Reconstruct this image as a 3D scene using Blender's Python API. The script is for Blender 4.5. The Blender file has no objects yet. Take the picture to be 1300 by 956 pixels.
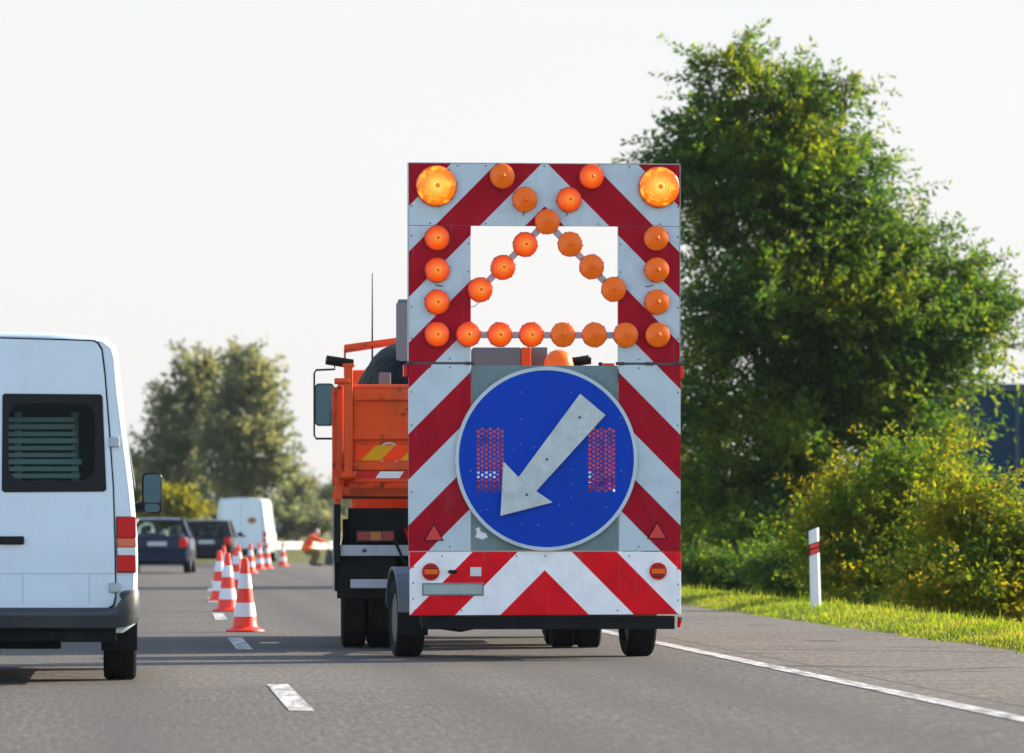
import bpy, bmesh, math, random
import numpy as np
from mathutils import Vector, Matrix, Euler

R = math.radians
random.seed(7)
rng = np.random.default_rng(11)
SC = bpy.context.scene
COL = SC.collection

# ------------------------------------------------------------------ camera
F = 200 / 36 * 1300          # focal length in photograph pixels
VX, VY, EYE = 175.0, 678.0, 1.06
cam_d = bpy.data.cameras.new('camera')
cam = bpy.data.objects.new('camera', cam_d)
COL.objects.link(cam)
cam.location = (0, 0, EYE)
cam.rotation_euler = (R(90), 0, 0)
cam_d.lens = 200
cam_d.sensor_width = 36
cam_d.shift_x = (650 - VX) / 1300
cam_d.shift_y = (VY - 478) / 1300
cam_d.clip_end = 6000
cam_d.dof.use_dof = True
cam_d.dof.focus_distance = 48.5
cam_d.dof.aperture_fstop = 4.5
SC.camera = cam
SC.render.resolution_x = 1024
SC.render.resolution_y = 753

# ------------------------------------------------------------------ light
SUN_EL, SUN_AHEAD = 23.0, 26.0        # sun to the right, somewhat ahead of the camera
el, ah = R(SUN_EL), R(SUN_AHEAD)
to_sun = Vector((math.cos(el) * math.cos(ah), math.cos(el) * math.sin(ah), math.sin(el)))
sd = bpy.data.lights.new('sun', 'SUN')
sd.energy = 5.0
sd.angle = R(0.5)
sd.color = (1.0, 0.86, 0.66)
so = bpy.data.objects.new('sun', sd)
so.rotation_euler = (-to_sun).to_track_quat('-Z', 'Y').to_euler()
so.location = (60, 60, 60)
COL.objects.link(so)

HAZE = 0.00006
SKY_FRONT = (2.38, 2.37, 2.42)
SKY_BACK = (4.2, 4.8, 5.3)
W = bpy.data.worlds.new('World')
SC.world = W
W.use_nodes = True
nt = W.node_tree
bg = nt.nodes['Background']
sky = nt.nodes.new('ShaderNodeTexSky')
sky.sky_type = 'NISHITA'
sky.sun_disc = False
sky.sun_elevation = el
sky.sun_rotation = math.atan2(to_sun.x, to_sun.y)
sky.air_density = 1.0
sky.dust_density = 1.6
sky.ozone_density = 1.0
# bright haze band round the horizon, clear blue above it; its unseen part behind the camera is brightened to light the shaded rear faces
tcw = nt.nodes.new('ShaderNodeTexCoord')
sepw = nt.nodes.new('ShaderNodeSeparateXYZ')
nt.links.new(tcw.outputs['Generated'], sepw.inputs[0])
def map_range(src, a0, a1, b0, b1):
    n = nt.nodes.new('ShaderNodeMapRange'); n.interpolation_type = 'SMOOTHSTEP'
    for k, v_ in zip(('From Min', 'From Max', 'To Min', 'To Max'), (a0, a1, b0, b1)): n.inputs[k].default_value = v_
    nt.links.new(src, n.inputs['Value'])
    return n.outputs[0]
band = map_range(sepw.outputs['Z'], 0.1, 0.4, 0.94, 0.04)
side = map_range(sepw.outputs['Y'], -0.35, 0.35, 0.0, 1.0)
def mixw(f, a_, b_):
    n = nt.nodes.new('ShaderNodeMix'); n.data_type = 'RGBA'
    for k, v_ in ((0, f), (6, a_), (7, b_)):
        if isinstance(v_, tuple): n.inputs[k].default_value = (*v_, 1)
        else: nt.links.new(v_, n.inputs[k])
    return n.outputs[2]
veil = mixw(side, SKY_BACK, SKY_FRONT)
nt.links.new(mixw(band, sky.outputs[0], veil), bg.inputs[0])
bg.inputs[1].default_value = 0.15
SC.view_settings.view_transform = 'Standard'
SC.view_settings.look = 'None'
SC.view_settings.gamma = 1
SC.view_settings.exposure = 1.3

# ------------------------------------------------------------------ materials
def mat(name, col, rough=0.6, metal=0.0, spec=0.5, coat=0.0):
    m = bpy.data.materials.new(name)
    m.use_nodes = True
    b = m.node_tree.nodes['Principled BSDF']
    b.inputs['Base Color'].default_value = (*col, 1)
    b.inputs['Roughness'].default_value = rough
    b.inputs['Metallic'].default_value = metal
    b.inputs['Specular IOR Level'].default_value = spec
    b.inputs['Coat Weight'].default_value = coat
    return m

def N(m, t, **kw):
    n = m.node_tree.nodes.new(t)
    for k, v in kw.items():
        setattr(n, k, v)
    return n

def L(m, a, b):
    m.node_tree.links.new(a, b)

def BS(m):
    return m.node_tree.nodes['Principled BSDF']

def math_n(m, op, a, b=None, c=None):
    n = N(m, 'ShaderNodeMath', operation=op)
    for i, v in enumerate((a, b, c)):
        if v is None:
            continue
        if isinstance(v, (int, float)):
            n.inputs[i].default_value = v
        else:
            L(m, v, n.inputs[i])
    return n.outputs[0]

def noise(m, scale, detail=4, rough=0.6, coord=None, vec=None):
    n = N(m, 'ShaderNodeTexNoise')
    n.inputs['Scale'].default_value = scale
    n.inputs['Detail'].default_value = detail
    n.inputs['Roughness'].default_value = rough
    if vec is None:
        tc = N(m, 'ShaderNodeTexCoord')
        vec = tc.outputs['Object']
    L(m, vec, n.inputs['Vector'])
    return n.outputs['Fac']

def ramp(m, fac, stops, interp='LINEAR'):
    r = N(m, 'ShaderNodeValToRGB')
    r.color_ramp.interpolation = interp
    e = r.color_ramp.elements
    while len(e) < len(stops):
        e.new(0.5)
    for i, (p, c) in enumerate(stops):
        e[i].position = p
        e[i].color = (*c, 1) if len(c) == 3 else c
    L(m, fac, r.inputs[0])
    return r.outputs[0]

def mix(m, fac, a, b, blend='MIX'):
    n = N(m, 'ShaderNodeMix', data_type='RGBA', blend_type=blend)
    for k, v in ((0, fac), (6, a), (7, b)):
        if isinstance(v, (int, float)):
            n.inputs[k].default_value = v
        elif isinstance(v, tuple):
            n.inputs[k].default_value = (*v, 1)
        else:
            L(m, v, n.inputs[k])
    return n.outputs[2]

def bump(m, h, strength=0.3, dist=0.01):
    b = N(m, 'ShaderNodeBump')
    b.inputs['Strength'].default_value = strength
    b.inputs['Distance'].default_value = dist
    L(m, h, b.inputs['Height'])
    L(m, b.outputs[0], BS(m).inputs['Normal'])

def dirty(m, col, dirt, scale=3.0, lo=0.5, hi=0.75, amt=0.6, streak=True):
    """worn paint: dirt blotches and streaks with a shape of their own"""
    tc = N(m, 'ShaderNodeTexCoord')
    mp = N(m, 'ShaderNodeMapping')
    mp.inputs['Scale'].default_value = (1, 1, 0.28 if streak else 1)
    L(m, tc.outputs['Object'], mp.inputs[0])
    f1 = noise(m, scale, 6, 0.65, vec=mp.outputs[0])
    f2 = noise(m, scale * 9, 3, 0.7, vec=tc.outputs['Object'])
    f = math_n(m, 'ADD', math_n(m, 'MULTIPLY', f1, 0.75), math_n(m, 'MULTIPLY', f2, 0.25))
    fac = ramp(m, f, [(lo, (0, 0, 0)), (hi, (amt, amt, amt))])
    c = mix(m, fac, col, dirt)
    L(m, c, BS(m).inputs['Base Color'])
    return c

def speckle(m, col_out, chip, scale=38, th=0.12):
    """small chips and insect spots"""
    v = N(m, 'ShaderNodeTexVoronoi')
    v.inputs['Scale'].default_value = scale
    v.inputs['Randomness'].default_value = 1
    tc = N(m, 'ShaderNodeTexCoord')
    L(m, tc.outputs['Object'], v.inputs['Vector'])
    sel = noise(m, 2.2, 2, 0.5)
    d = math_n(m, 'MULTIPLY', math_n(m, 'LESS_THAN', v.outputs['Distance'], th), math_n(m, 'GREATER_THAN', sel, 0.58))
    c = mix(m, d, col_out, chip)
    L(m, c, BS(m).inputs['Base Color'])
    return c

M = {}
def paint(key, col, dirt, rough=0.35, coat=0.3, **kw):
    m = mat(key, col, rough, coat=coat)
    dirty(m, col, dirt, **kw)
    M[key] = m
    return m

# asphalt ------------------------------------------------------------
def asphalt():
    m = mat('asphalt', (0.124, 0.118, 0.112), 0.85, spec=0.3)
    tc = N(m, 'ShaderNodeTexCoord')
    v = tc.outputs['Object']
    big = noise(m, 0.35, 5, 0.6, vec=v)
    mp = N(m, 'ShaderNodeMapping')
    mp.inputs['Scale'].default_value = (1.6, 0.06, 1)
    L(m, v, mp.inputs[0])
    lanes = noise(m, 1.0, 3, 0.5, vec=mp.outputs[0])
    mpf = N(m, 'ShaderNodeMapping')
    mpf.inputs['Scale'].default_value = (1, 0.12, 1)
    L(m, v, mpf.inputs[0])
    fine = noise(m, 24, 5, 0.85, vec=mpf.outputs[0])
    mid = noise(m, 9, 4, 0.7, vec=v)
    c = ramp(m, big, [(0.3, (0.08, 0.071, 0.06)), (0.7, (0.118, 0.104, 0.088))])
    c = mix(m, ramp(m, lanes, [(0.42, (0, 0, 0)), (0.7, (0.45, 0.45, 0.45))]), c, (0.087, 0.079, 0.072))
    c = mix(m, ramp(m, fine, [(0.5, (0, 0, 0)), (0.62, (0.9, 0.9, 0.9))]), c, (0.211, 0.192, 0.174))
    c = mix(m, ramp(m, fine, [(0.36, (0.95, 0.95, 0.95)), (0.48, (0, 0, 0))]), c, (0.043, 0.041, 0.038))
    c = mix(m, ramp(m, mid, [(0.35, (0.45, 0.45, 0.45)), (0.52, (0, 0, 0))]), c, (0.062, 0.057, 0.052))
    # transverse cracks, mostly on the hard shoulder
    mp2 = N(m, 'ShaderNodeMapping')
    mp2.inputs['Scale'].default_value = (0.22, 0.9, 1)
    L(m, v, mp2.inputs[0])
    wob = noise(m, 1.3, 4, 0.6, vec=v)
    va = N(m, 'ShaderNodeVectorMath', operation='ADD')
    L(m, mp2.outputs[0], va.inputs[0])
    cx = N(m, 'ShaderNodeCombineXYZ')
    L(m, math_n(m, 'MULTIPLY', wob, 0.9), cx.inputs[1])
    L(m, cx.outputs[0], va.inputs[1])
    vo = N(m, 'ShaderNodeTexVoronoi', feature='DISTANCE_TO_EDGE')
    vo.inputs['Scale'].default_value = 0.75
    L(m, va.outputs[0], vo.inputs['Vector'])
    cr = math_n(m, 'LESS_THAN', vo.outputs['Distance'], 0.02)
    sx = N(m, 'ShaderNodeSeparateXYZ')
    L(m, v, sx.inputs[0])
    sh = math_n(m, 'GREATER_THAN', sx.outputs[0], 5.2)
    amt = math_n(m, 'MULTIPLY', cr, math_n(m, 'ADD', math_n(m, 'MULTIPLY', sh, 0.6), 0.2))
    c = mix(m, amt, c, (0.031, 0.029, 0.027))
    lane_side = math_n(m, 'LESS_THAN', sx.outputs[0], 5.1)
    c = mix(m, math_n(m, 'MULTIPLY', lane_side, 0.6), c, mix(m, 1.0, c, (0.5, 0.55, 0.62), 'MULTIPLY'))
    # tyre-polished wheel tracks, an oil-dark strip between them, sealed seams and patches
    xx = sx.outputs[0]
    def trk(x0, w):
        return math_n(m, 'MAXIMUM', math_n(m, 'SUBTRACT', 1.0, math_n(m, 'DIVIDE', math_n(m, 'ABSOLUTE', math_n(m, 'SUBTRACT', xx, x0)), w)), 0.0)
    tr_ = math_n(m, 'ADD', math_n(m, 'ADD', trk(2.15, 0.55), trk(4.0, 0.55)), math_n(m, 'ADD', trk(-1.9, 0.55), trk(-0.1, 0.55)))
    c = mix(m, math_n(m, 'MULTIPLY', math_n(m, 'MULTIPLY', tr_, lanes), 1.25), c, (0.047, 0.045, 0.044))
    oil = math_n(m, 'ADD', trk(3.1, 0.4), trk(-1.0, 0.4))
    c = mix(m, math_n(m, 'MULTIPLY', math_n(m, 'MULTIPLY', oil, mid), 0.95), c, (0.045, 0.043, 0.042))
    mp4 = N(m, 'ShaderNodeMapping')
    mp4.inputs['Scale'].default_value = (0.35, 0.05, 1)
    L(m, v, mp4.inputs[0])
    pat = noise(m, 1.0, 2, 0.4, vec=mp4.outputs[0])
    c = mix(m, ramp(m, pat, [(0.54, (0, 0, 0)), (0.56, (0.32, 0.32, 0.32))]), c, (0.06, 0.058, 0.056))
    seam = math_n(m, 'LESS_THAN', math_n(m, 'ABSOLUTE', math_n(m, 'SUBTRACT', math_n(m, 'ADD', xx, math_n(m, 'MULTIPLY', mid, 0.05)), 5.45)), 0.02)
    c = mix(m, math_n(m, 'MULTIPLY', seam, 0.8), c, (0.025, 0.024, 0.023))
    L(m, c, BS(m).inputs['Base Color'])
    bump(m, math_n(m, 'ADD', fine, math_n(m, 'MULTIPLY', mid, 0.7)), 0.8, 0.012)
    return m
M['asphalt'] = asphalt()

def marking():
    m = mat('road_paint', (0.7, 0.7, 0.68), 0.6)
    tc = N(m, 'ShaderNodeTexCoord'); mp = N(m, 'ShaderNodeMapping')
    mp.inputs['Scale'].default_value = (1, 0.12, 1)
    L(m, tc.outputs['Object'], mp.inputs[0])
    f = noise(m, 9, 6, 0.8, vec=mp.outputs[0])
    c = ramp(m, f, [(0.41, (0.09, 0.086, 0.08)), (0.54, (0.44, 0.43, 0.41)), (0.68, (0.6, 0.59, 0.57))])
    L(m, c, BS(m).inputs['Base Color'])
    return m
M['road_paint'] = marking()

def soil():
    m = mat('field_ground', (0.08, 0.09, 0.03), 0.95, spec=0.1)
    f = noise(m, 0.25, 6, 0.65)
    g = noise(m, 6, 5, 0.7)
    c = ramp(m, f, [(0.35, (0.07, 0.10, 0.025)), (0.6, (0.16, 0.16, 0.05)), (0.75, (0.21, 0.18, 0.08))])
    c = mix(m, ramp(m, g, [(0.35, (0.6, 0.6, 0.6)), (0.6, (0, 0, 0))]), c, (0.04, 0.05, 0.015))
    L(m, c, BS(m).inputs['Base Color'])
    bump(m, g, 0.8, 0.08)
    return m
M['field_ground'] = soil()

def leaf_mat(name, cols, trans=0.5, gain=(2.6, 2.6, 1.2), bias=0.0):
    """cols: dark .. light leaf colours; each leaf gets its own; thin leaves let the sun through yellower"""
    m = bpy.data.materials.new(name)
    m.use_nodes = True
    b = BS(m)
    g = N(m, 'ShaderNodeNewGeometry')
    clump = noise(m, 0.5, 4, 0.65)
    f = math_n(m, 'ADD', math_n(m, 'MULTIPLY', g.outputs['Random Per Island'], 0.34),
               math_n(m, 'SUBTRACT', math_n(m, 'MULTIPLY', clump, 1.3), 0.27 - bias))
    n = len(cols)
    c = ramp(m, f, [(0.22 + 0.6 * i / (n - 1), cols[i]) for i in range(n)])
    L(m, c, b.inputs['Base Color'])
    b.inputs['Roughness'].default_value = 0.6
    b.inputs['Specular IOR Level'].default_value = 0.12
    t = N(m, 'ShaderNodeBsdfTranslucent')
    tg = N(m, 'ShaderNodeVectorMath', operation='MULTIPLY')
    L(m, c, tg.inputs[0]); tg.inputs[1].default_value = gain
    L(m, tg.outputs[0], t.inputs[0])
    ms = N(m, 'ShaderNodeMixShader')
    ms.inputs[0].default_value = trans
    L(m, b.outputs[0], ms.inputs[1])
    L(m, t.outputs[0], ms.inputs[2])
    L(m, ms.outputs[0], m.node_tree.nodes['Material Output'].inputs[0])
    M[name] = m
leaf_mat('roadside_leaves', [(0.005, 0.022, 0.012), (0.012, 0.038, 0.011), (0.036, 0.07, 0.011), (0.095, 0.11, 0.013)], 0.5, (5.0, 4.4, 1.5))
leaf_mat('shrub_leaves', [(0.01, 0.036, 0.009), (0.024, 0.06, 0.008), (0.062, 0.085, 0.008), (0.14, 0.11, 0.01)], 0.5, (4.3, 3.9, 1.2), 0.09)
leaf_mat('far_leaves_hazed', [(0.065, 0.09, 0.065), (0.09, 0.115, 0.075), (0.13, 0.145, 0.08), (0.17, 0.17, 0.085)], 0.5, (2.4, 2.2, 1.4))  # leaf colours paled and greyed, painting distance haze into the foliage
leaf_mat('yellow_leaves', [(0.1, 0.12, 0.012), (0.16, 0.16, 0.012), (0.24, 0.21, 0.016)], 0.45, (1.8, 1.7, 1))
leaf_mat('grass_blades', [(0.04, 0.085, 0.008), (0.085, 0.14, 0.01), (0.14, 0.18, 0.016), (0.22, 0.2, 0.05)], 0.5, (2.2, 2.1, 1.0))

m = mat('bark', (0.09, 0.07, 0.05), 0.9)
dirty(m, (0.1, 0.08, 0.06), (0.035, 0.03, 0.025), 6, 0.4, 0.6, 0.8)
M['bark'] = m

# striped warning sheeting ---------------------------------------------
PANEL_Y = 48.0
SP = F / PANEL_Y                   # px per metre at the board
YAW = R(5.0)                       # the trailer stands a little skewed
TR = Vector(((691.5 - VX) / SP - 1.35 * math.sin(YAW), PANEL_Y + 1.35 * math.cos(YAW), 0))   # trailer base
def stripes(name, red, white, dirt, rough):
    m = mat(name, red, rough, spec=0.08)
    tc = N(m, 'ShaderNodeTexCoord')
    s = N(m, 'ShaderNodeSeparateXYZ')
    L(m, tc.outputs['Object'], s.inputs[0])
    t = math_n(m, 'MULTIPLY', math_n(m, 'ADD', s.outputs[2], math_n(m, 'ABSOLUTE', s.outputs[0])), -SP)
    t = math_n(m, 'ADD', t, VY + EYE * SP + 691.5 - 722.25)
    k = math_n(m, 'FRACT', math_n(m, 'DIVIDE', t, 115.5))
    isred = math_n(m, 'LESS_THAN', k, 0.5)
    f = noise(m, 5, 6, 0.65)
    w = ramp(m, f, [(0.45, white), (0.75, tuple(c * 0.84 for c in white))])
    r = ramp(m, f, [(0.4, red), (0.72, tuple(c * 0.75 for c in red))])
    c = mix(m, isred, w, r)
    mp = N(m, 'ShaderNodeMapping')
    mp.inputs['Scale'].default_value = (14, 1, 1.2)
    L(m, tc.outputs['Object'], mp.inputs[0])
    st = noise(m, 1.5, 5, 0.65, vec=mp.outputs[0])
    c = mix(m, ramp(m, st, [(0.58, (0, 0, 0)), (0.85, (0.4, 0.4, 0.4))]), c, dirt)
    speckle(m, c, dirt, 22, 0.07)
    return m
M['upper_sheeting'] = stripes('upper_sheeting', (0.36, 0.002, 0.016), (0.5, 0.58, 0.63), (0.2, 0.2, 0.2), 0.4)
M['lower_sheeting'] = stripes('lower_sheeting', (0.76, 0.004, 0.014), (0.86, 0.87, 0.88), (0.25, 0.24, 0.23), 0.35)  # lower board has a stronger red and paler white than the boards above

m = mat('sign_blue', (0.003, 0.035, 0.4), 0.45, spec=0.08)
c = dirty(m, (0.0015, 0.046, 0.42), (0.003, 0.045, 0.33), 4, 0.45, 0.7, 0.7)
speckle(m, c, (0.3, 0.4, 0.45), 11, 0.045)
M['sign_blue'] = m
m = mat('sign_grey', (0.16, 0.22, 0.23), 0.5, spec=0.15)
c = dirty(m, (0.17, 0.24, 0.25), (0.09, 0.12, 0.12), 6, 0.4, 0.7, 0.7)
speckle(m, c, (0.05, 0.05, 0.05), 18, 0.1)
M['sign_grey'] = m
paint('ring_white', (0.48, 0.56, 0.59), (0.28, 0.32, 0.33), 0.45, 0)
BS(M['ring_white']).inputs['Specular IOR Level'].default_value = 0.1
m = mat('arrow_white', (0.55, 0.57, 0.53), 0.5)
c = dirty(m, (0.5, 0.56, 0.57), (0.3, 0.32, 0.31), 9, 0.42, 0.66, 0.6, streak=False)
speckle(m, c, (0.12, 0.12, 0.1), 12, 0.08)
M['arrow_white'] = m
M['bolt'] = mat('bolt', (0.35, 0.36, 0.37), 0.4, 0.9)
M['dark_bolt'] = mat('dark_bolt', (0.06, 0.06, 0.065), 0.5, 0.3)
M['dark_rim'] = mat('dark_rim', (0.05, 0.055, 0.06), 0.5)
M['black'] = mat('black_rubber', (0.01, 0.01, 0.011), 0.7, spec=0.15)
m = mat('tyre', (0.012, 0.012, 0.013), 0.85, spec=0.12)
dirty(m, (0.011, 0.011, 0.012), (0.04, 0.036, 0.03), 5, 0.5, 0.78, 0.6, streak=False)
M['tyre'] = m
paint('chassis', (0.008, 0.01, 0.012), (0.03, 0.028, 0.026), 0.75, 0)
BS(M['chassis']).inputs['Specular IOR Level'].default_value = 0.15
paint('galvanised', (0.42, 0.45, 0.47), (0.2, 0.2, 0.2), 0.45, 0, lo=0.4, hi=0.7)
BS(M['galvanised']).inputs['Metallic'].default_value = 0.55
paint('rail_steel', (0.62, 0.6, 0.55), (0.4, 0.38, 0.33), 0.5, 0)
paint('truck_orange', (0.76, 0.075, 0.008), (0.16, 0.03, 0.012), 0.5, 0.0, scale=2.5, lo=0.47, hi=0.75, amt=0.75)
m = M['truck_orange']
BS(m).inputs['Specular IOR Level'].default_value = 0.2
prev = BS(m).inputs['Base Color'].links[0].from_socket
sc1 = noise(m, 4.5, 6, 0.75)
c = mix(m, ramp(m, sc1, [(0.585, (0, 0, 0)), (0.64, (0.8, 0.8, 0.8))]), prev, (0.035, 0.02, 0.014))
sc2 = noise(m, 1.3, 5, 0.6)
c = mix(m, ramp(m, sc2, [(0.45, (0, 0, 0)), (0.75, (0.45, 0.45, 0.45))]), c, (0.3, 0.14, 0.08))
L(m, c, BS(m).inputs['Base Color'])
paint('truck_steel', (0.34, 0.37, 0.41), (0.14, 0.13, 0.12), 0.45, 0)
paint('load_grey', (0.11, 0.14, 0.15), (0.07, 0.08, 0.08), 0.6, 0)
m = mat('tarp', (0.007, 0.009, 0.012), 0.6, spec=0.15)
bump(m, noise(m, 6, 5, 0.6), 0.8, 0.08)
M['tarp'] = m
paint('van_white', (0.64, 0.73, 0.79), (0.42, 0.4, 0.36), 0.28, 0.5, scale=1.6, lo=0.5, hi=0.8, amt=0.45)
paint('bumper_plastic', (0.03, 0.037, 0.043), (0.08, 0.075, 0.065), 0.45, 0)
paint('sedan_blue', (0.004, 0.012, 0.04), (0.02, 0.02, 0.025), 0.25, 0.1)
BS(M['sedan_blue']).inputs['Specular IOR Level'].default_value = 0.12
paint('estate_dark', (0.004, 0.008, 0.014), (0.02, 0.02, 0.02), 0.25, 0.1)
BS(M['estate_dark']).inputs['Specular IOR Level'].default_value = 0.1
M['black_trim'] = mat('black_trim', (0.006, 0.007, 0.009), 0.35, spec=0.2)
M['mirror'] = mat('mirror_glass', (0.035, 0.06, 0.07), 0.05, 1.0)
M['chrome'] = mat('chrome', (0.7, 0.7, 0.72), 0.15, 1.0)
M['board'] = mat('pale_board', (0.68, 0.74, 0.76), 0.6)
M['interior'] = mat('interior', (0.03, 0.035, 0.035), 0.8)
M['seat_cloth'] = mat('seat_cloth', (0.12, 0.13, 0.13), 0.85)
M['plate'] = mat('blank_plate', (0.45, 0.5, 0.48), 0.4)
paint('plate_grey', (0.33, 0.4, 0.39), (0.2, 0.22, 0.2), 0.5, 0, scale=9)
M['clear_lens'] = mat('clear_lens', (0.65, 0.66, 0.66), 0.15)
M['red_lens'] = mat('red_lens', (0.6, 0.008, 0.008), 0.25, spec=0.2)
M['amber_lens'] = mat('amber_lens', (0.85, 0.13, 0.01), 0.3, spec=0.1)
M['red_reflector'] = mat('red_reflector', (0.6, 0.012, 0.012), 0.3)
M['band_white'] = mat('band_white', (0.72, 0.73, 0.76), 0.4)
paint('cone_orange', (0.9, 0.035, 0.01), (0.5, 0.04, 0.02), 0.5, 0, scale=6, lo=0.5, hi=0.8, amt=0.5)
paint('post_white', (0.75, 0.76, 0.76), (0.4, 0.4, 0.36), 0.5, 0, scale=6)
m = mat('cladding_blue', (0.003, 0.032, 0.065), 0.6, spec=0.1)
wv = N(m, 'ShaderNodeTexWave', wave_type='BANDS', bands_direction='X')
wv.inputs['Scale'].default_value = 1.1
tc = N(m, 'ShaderNodeTexCoord')
L(m, tc.outputs['Object'], wv.inputs['Vector'])
bump(m, wv.outputs['Fac'], 0.25, 0.03)
M['cladding_blue'] = m
M['trim_blue'] = mat('trim_blue', (0.006, 0.035, 0.065), 0.5)
M['skin'] = mat('skin', (0.45, 0.25, 0.17), 0.6)
M['jacket'] = mat('orange_jacket', (0.75, 0.09, 0.03), 0.8)
M['hi_vis'] = mat('hi_vis', (0.95, 0.13, 0.02), 0.7)
M['olive'] = mat('olive_trousers', (0.17, 0.13, 0.04), 0.9)
M['boot'] = mat('boot', (0.02, 0.025, 0.03), 0.7)
M['cap'] = mat('pale_cap', (0.55, 0.45, 0.36), 0.8)
M['machine_dark'] = mat('machine_dark', (0.02, 0.035, 0.045), 0.5)

def glass(name, tint, alpha, rough=0.03):
    m = bpy.data.materials.new(name)
    m.use_nodes = True
    b = BS(m)
    b.inputs['Base Color'].default_value = (*tint, 1)
    b.inputs['Roughness'].default_value = rough
    b.inputs['Specular IOR Level'].default_value = 0.3
    t = N(m, 'ShaderNodeBsdfTransparent')
    t.inputs[0].default_value = (0.68, 0.78, 0.76, 1)
    ms = N(m, 'ShaderNodeMixShader')
    ms.inputs[0].default_value = alpha
    L(m, t.outputs[0], ms.inputs[1])
    L(m, b.outputs[0], ms.inputs[2])
    L(m, ms.outputs[0], m.node_tree.nodes['Material Output'].inputs[0])
    M[name] = m
glass('window_glass', (0.01, 0.02, 0.02), 0.12)
glass('tinted_glass', (0.006, 0.01, 0.014), 0.72)

def lens(name, col, emit, strength, hot=None):
    m = mat(name, col, 0.3, spec=0.3)
    b = BS(m)
    b.inputs['Subsurface Weight'].default_value = 0.0
    if not strength:
        tc = N(m, 'ShaderNodeTexCoord'); s = N(m, 'ShaderNodeSeparateXYZ')
        L(m, tc.outputs['Object'], s.inputs[0])
        r = math_n(m, 'SQRT', math_n(m, 'ADD', math_n(m, 'POWER', s.outputs[0], 2), math_n(m, 'POWER', s.outputs[2], 2)))
        w = math_n(m, 'MULTIPLY', math_n(m, 'ADD', math_n(m, 'SINE', math_n(m, 'MULTIPLY', r, 370.0)), 1.0), 0.22)
        L(m, mix(m, w, col, tuple(0.68 * v_ for v_ in col)), b.inputs['Base Color'])
    if strength:
        tc = N(m, 'ShaderNodeTexCoord')
        s = N(m, 'ShaderNodeSeparateXYZ')
        L(m, tc.outputs['Object'], s.inputs[0])
        r = math_n(m, 'SQRT', math_n(m, 'ADD', math_n(m, 'POWER', s.outputs[0], 2), math_n(m, 'POWER', s.outputs[2], 2)))
        k = 0.102 if name == 'lamp_lit' else 0.166
        r = math_n(m, 'DIVIDE', r, k)
        c = ramp(m, r, [(0.0, tuple(0.5 * v_ for v_ in emit)), (0.09, tuple(0.6 * v_ for v_ in emit)), (0.14, hot), (0.38, tuple(0.5 * (p_ + q_) for p_, q_ in zip(hot, emit))), (0.75, emit), (1.0, tuple(0.55 * v_ for v_ in emit))])
        if name == 'beacon_lit':
            n = noise(m, 14, 2, 0.5)
            c = mix(m, ramp(m, n, [(0.48, (0, 0, 0)), (0.62, (1, 1, 1))]), c, (1.0, 0.62, 0.06))
        amp = 0.12 if name == 'beacon_lit' else 0.28
        ribs = math_n(m, 'ADD', 1.0 - amp, math_n(m, 'MULTIPLY', math_n(m, 'SINE', math_n(m, 'MULTIPLY', r, 38.0)), amp))
        sc_ = N(m, 'ShaderNodeVectorMath', operation='SCALE')
        L(m, c, sc_.inputs[0]); L(m, ribs, sc_.inputs['Scale'])
        c = sc_.outputs[0]
        L(m, c, b.inputs['Emission Color'])
        b.inputs['Emission Strength'].default_value = strength
    M[name] = m
lens('lamp_unlit', (1.0, 0.165, 0.004), None, 0)
lens('lamp_lit', (0.42, 0.035, 0.002), (1.0, 0.085, 0.002), 0.36, (1.0, 0.42, 0.04))
lens('beacon_lit', (0.45, 0.09, 0.003), (1.0, 0.2, 0.002), 0.42, (1.0, 0.8, 0.15))
M['tail_lens'] = mat('tail_lens', (0.22, 0.012, 0.012), 0.3)
M['dull_amber'] = mat('dull_amber', (0.35, 0.1, 0.02), 0.3)
M['lamp_rim'] = mat('lamp_rim', (0.75, 0.055, 0.01), 0.3, coat=0.3)

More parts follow.
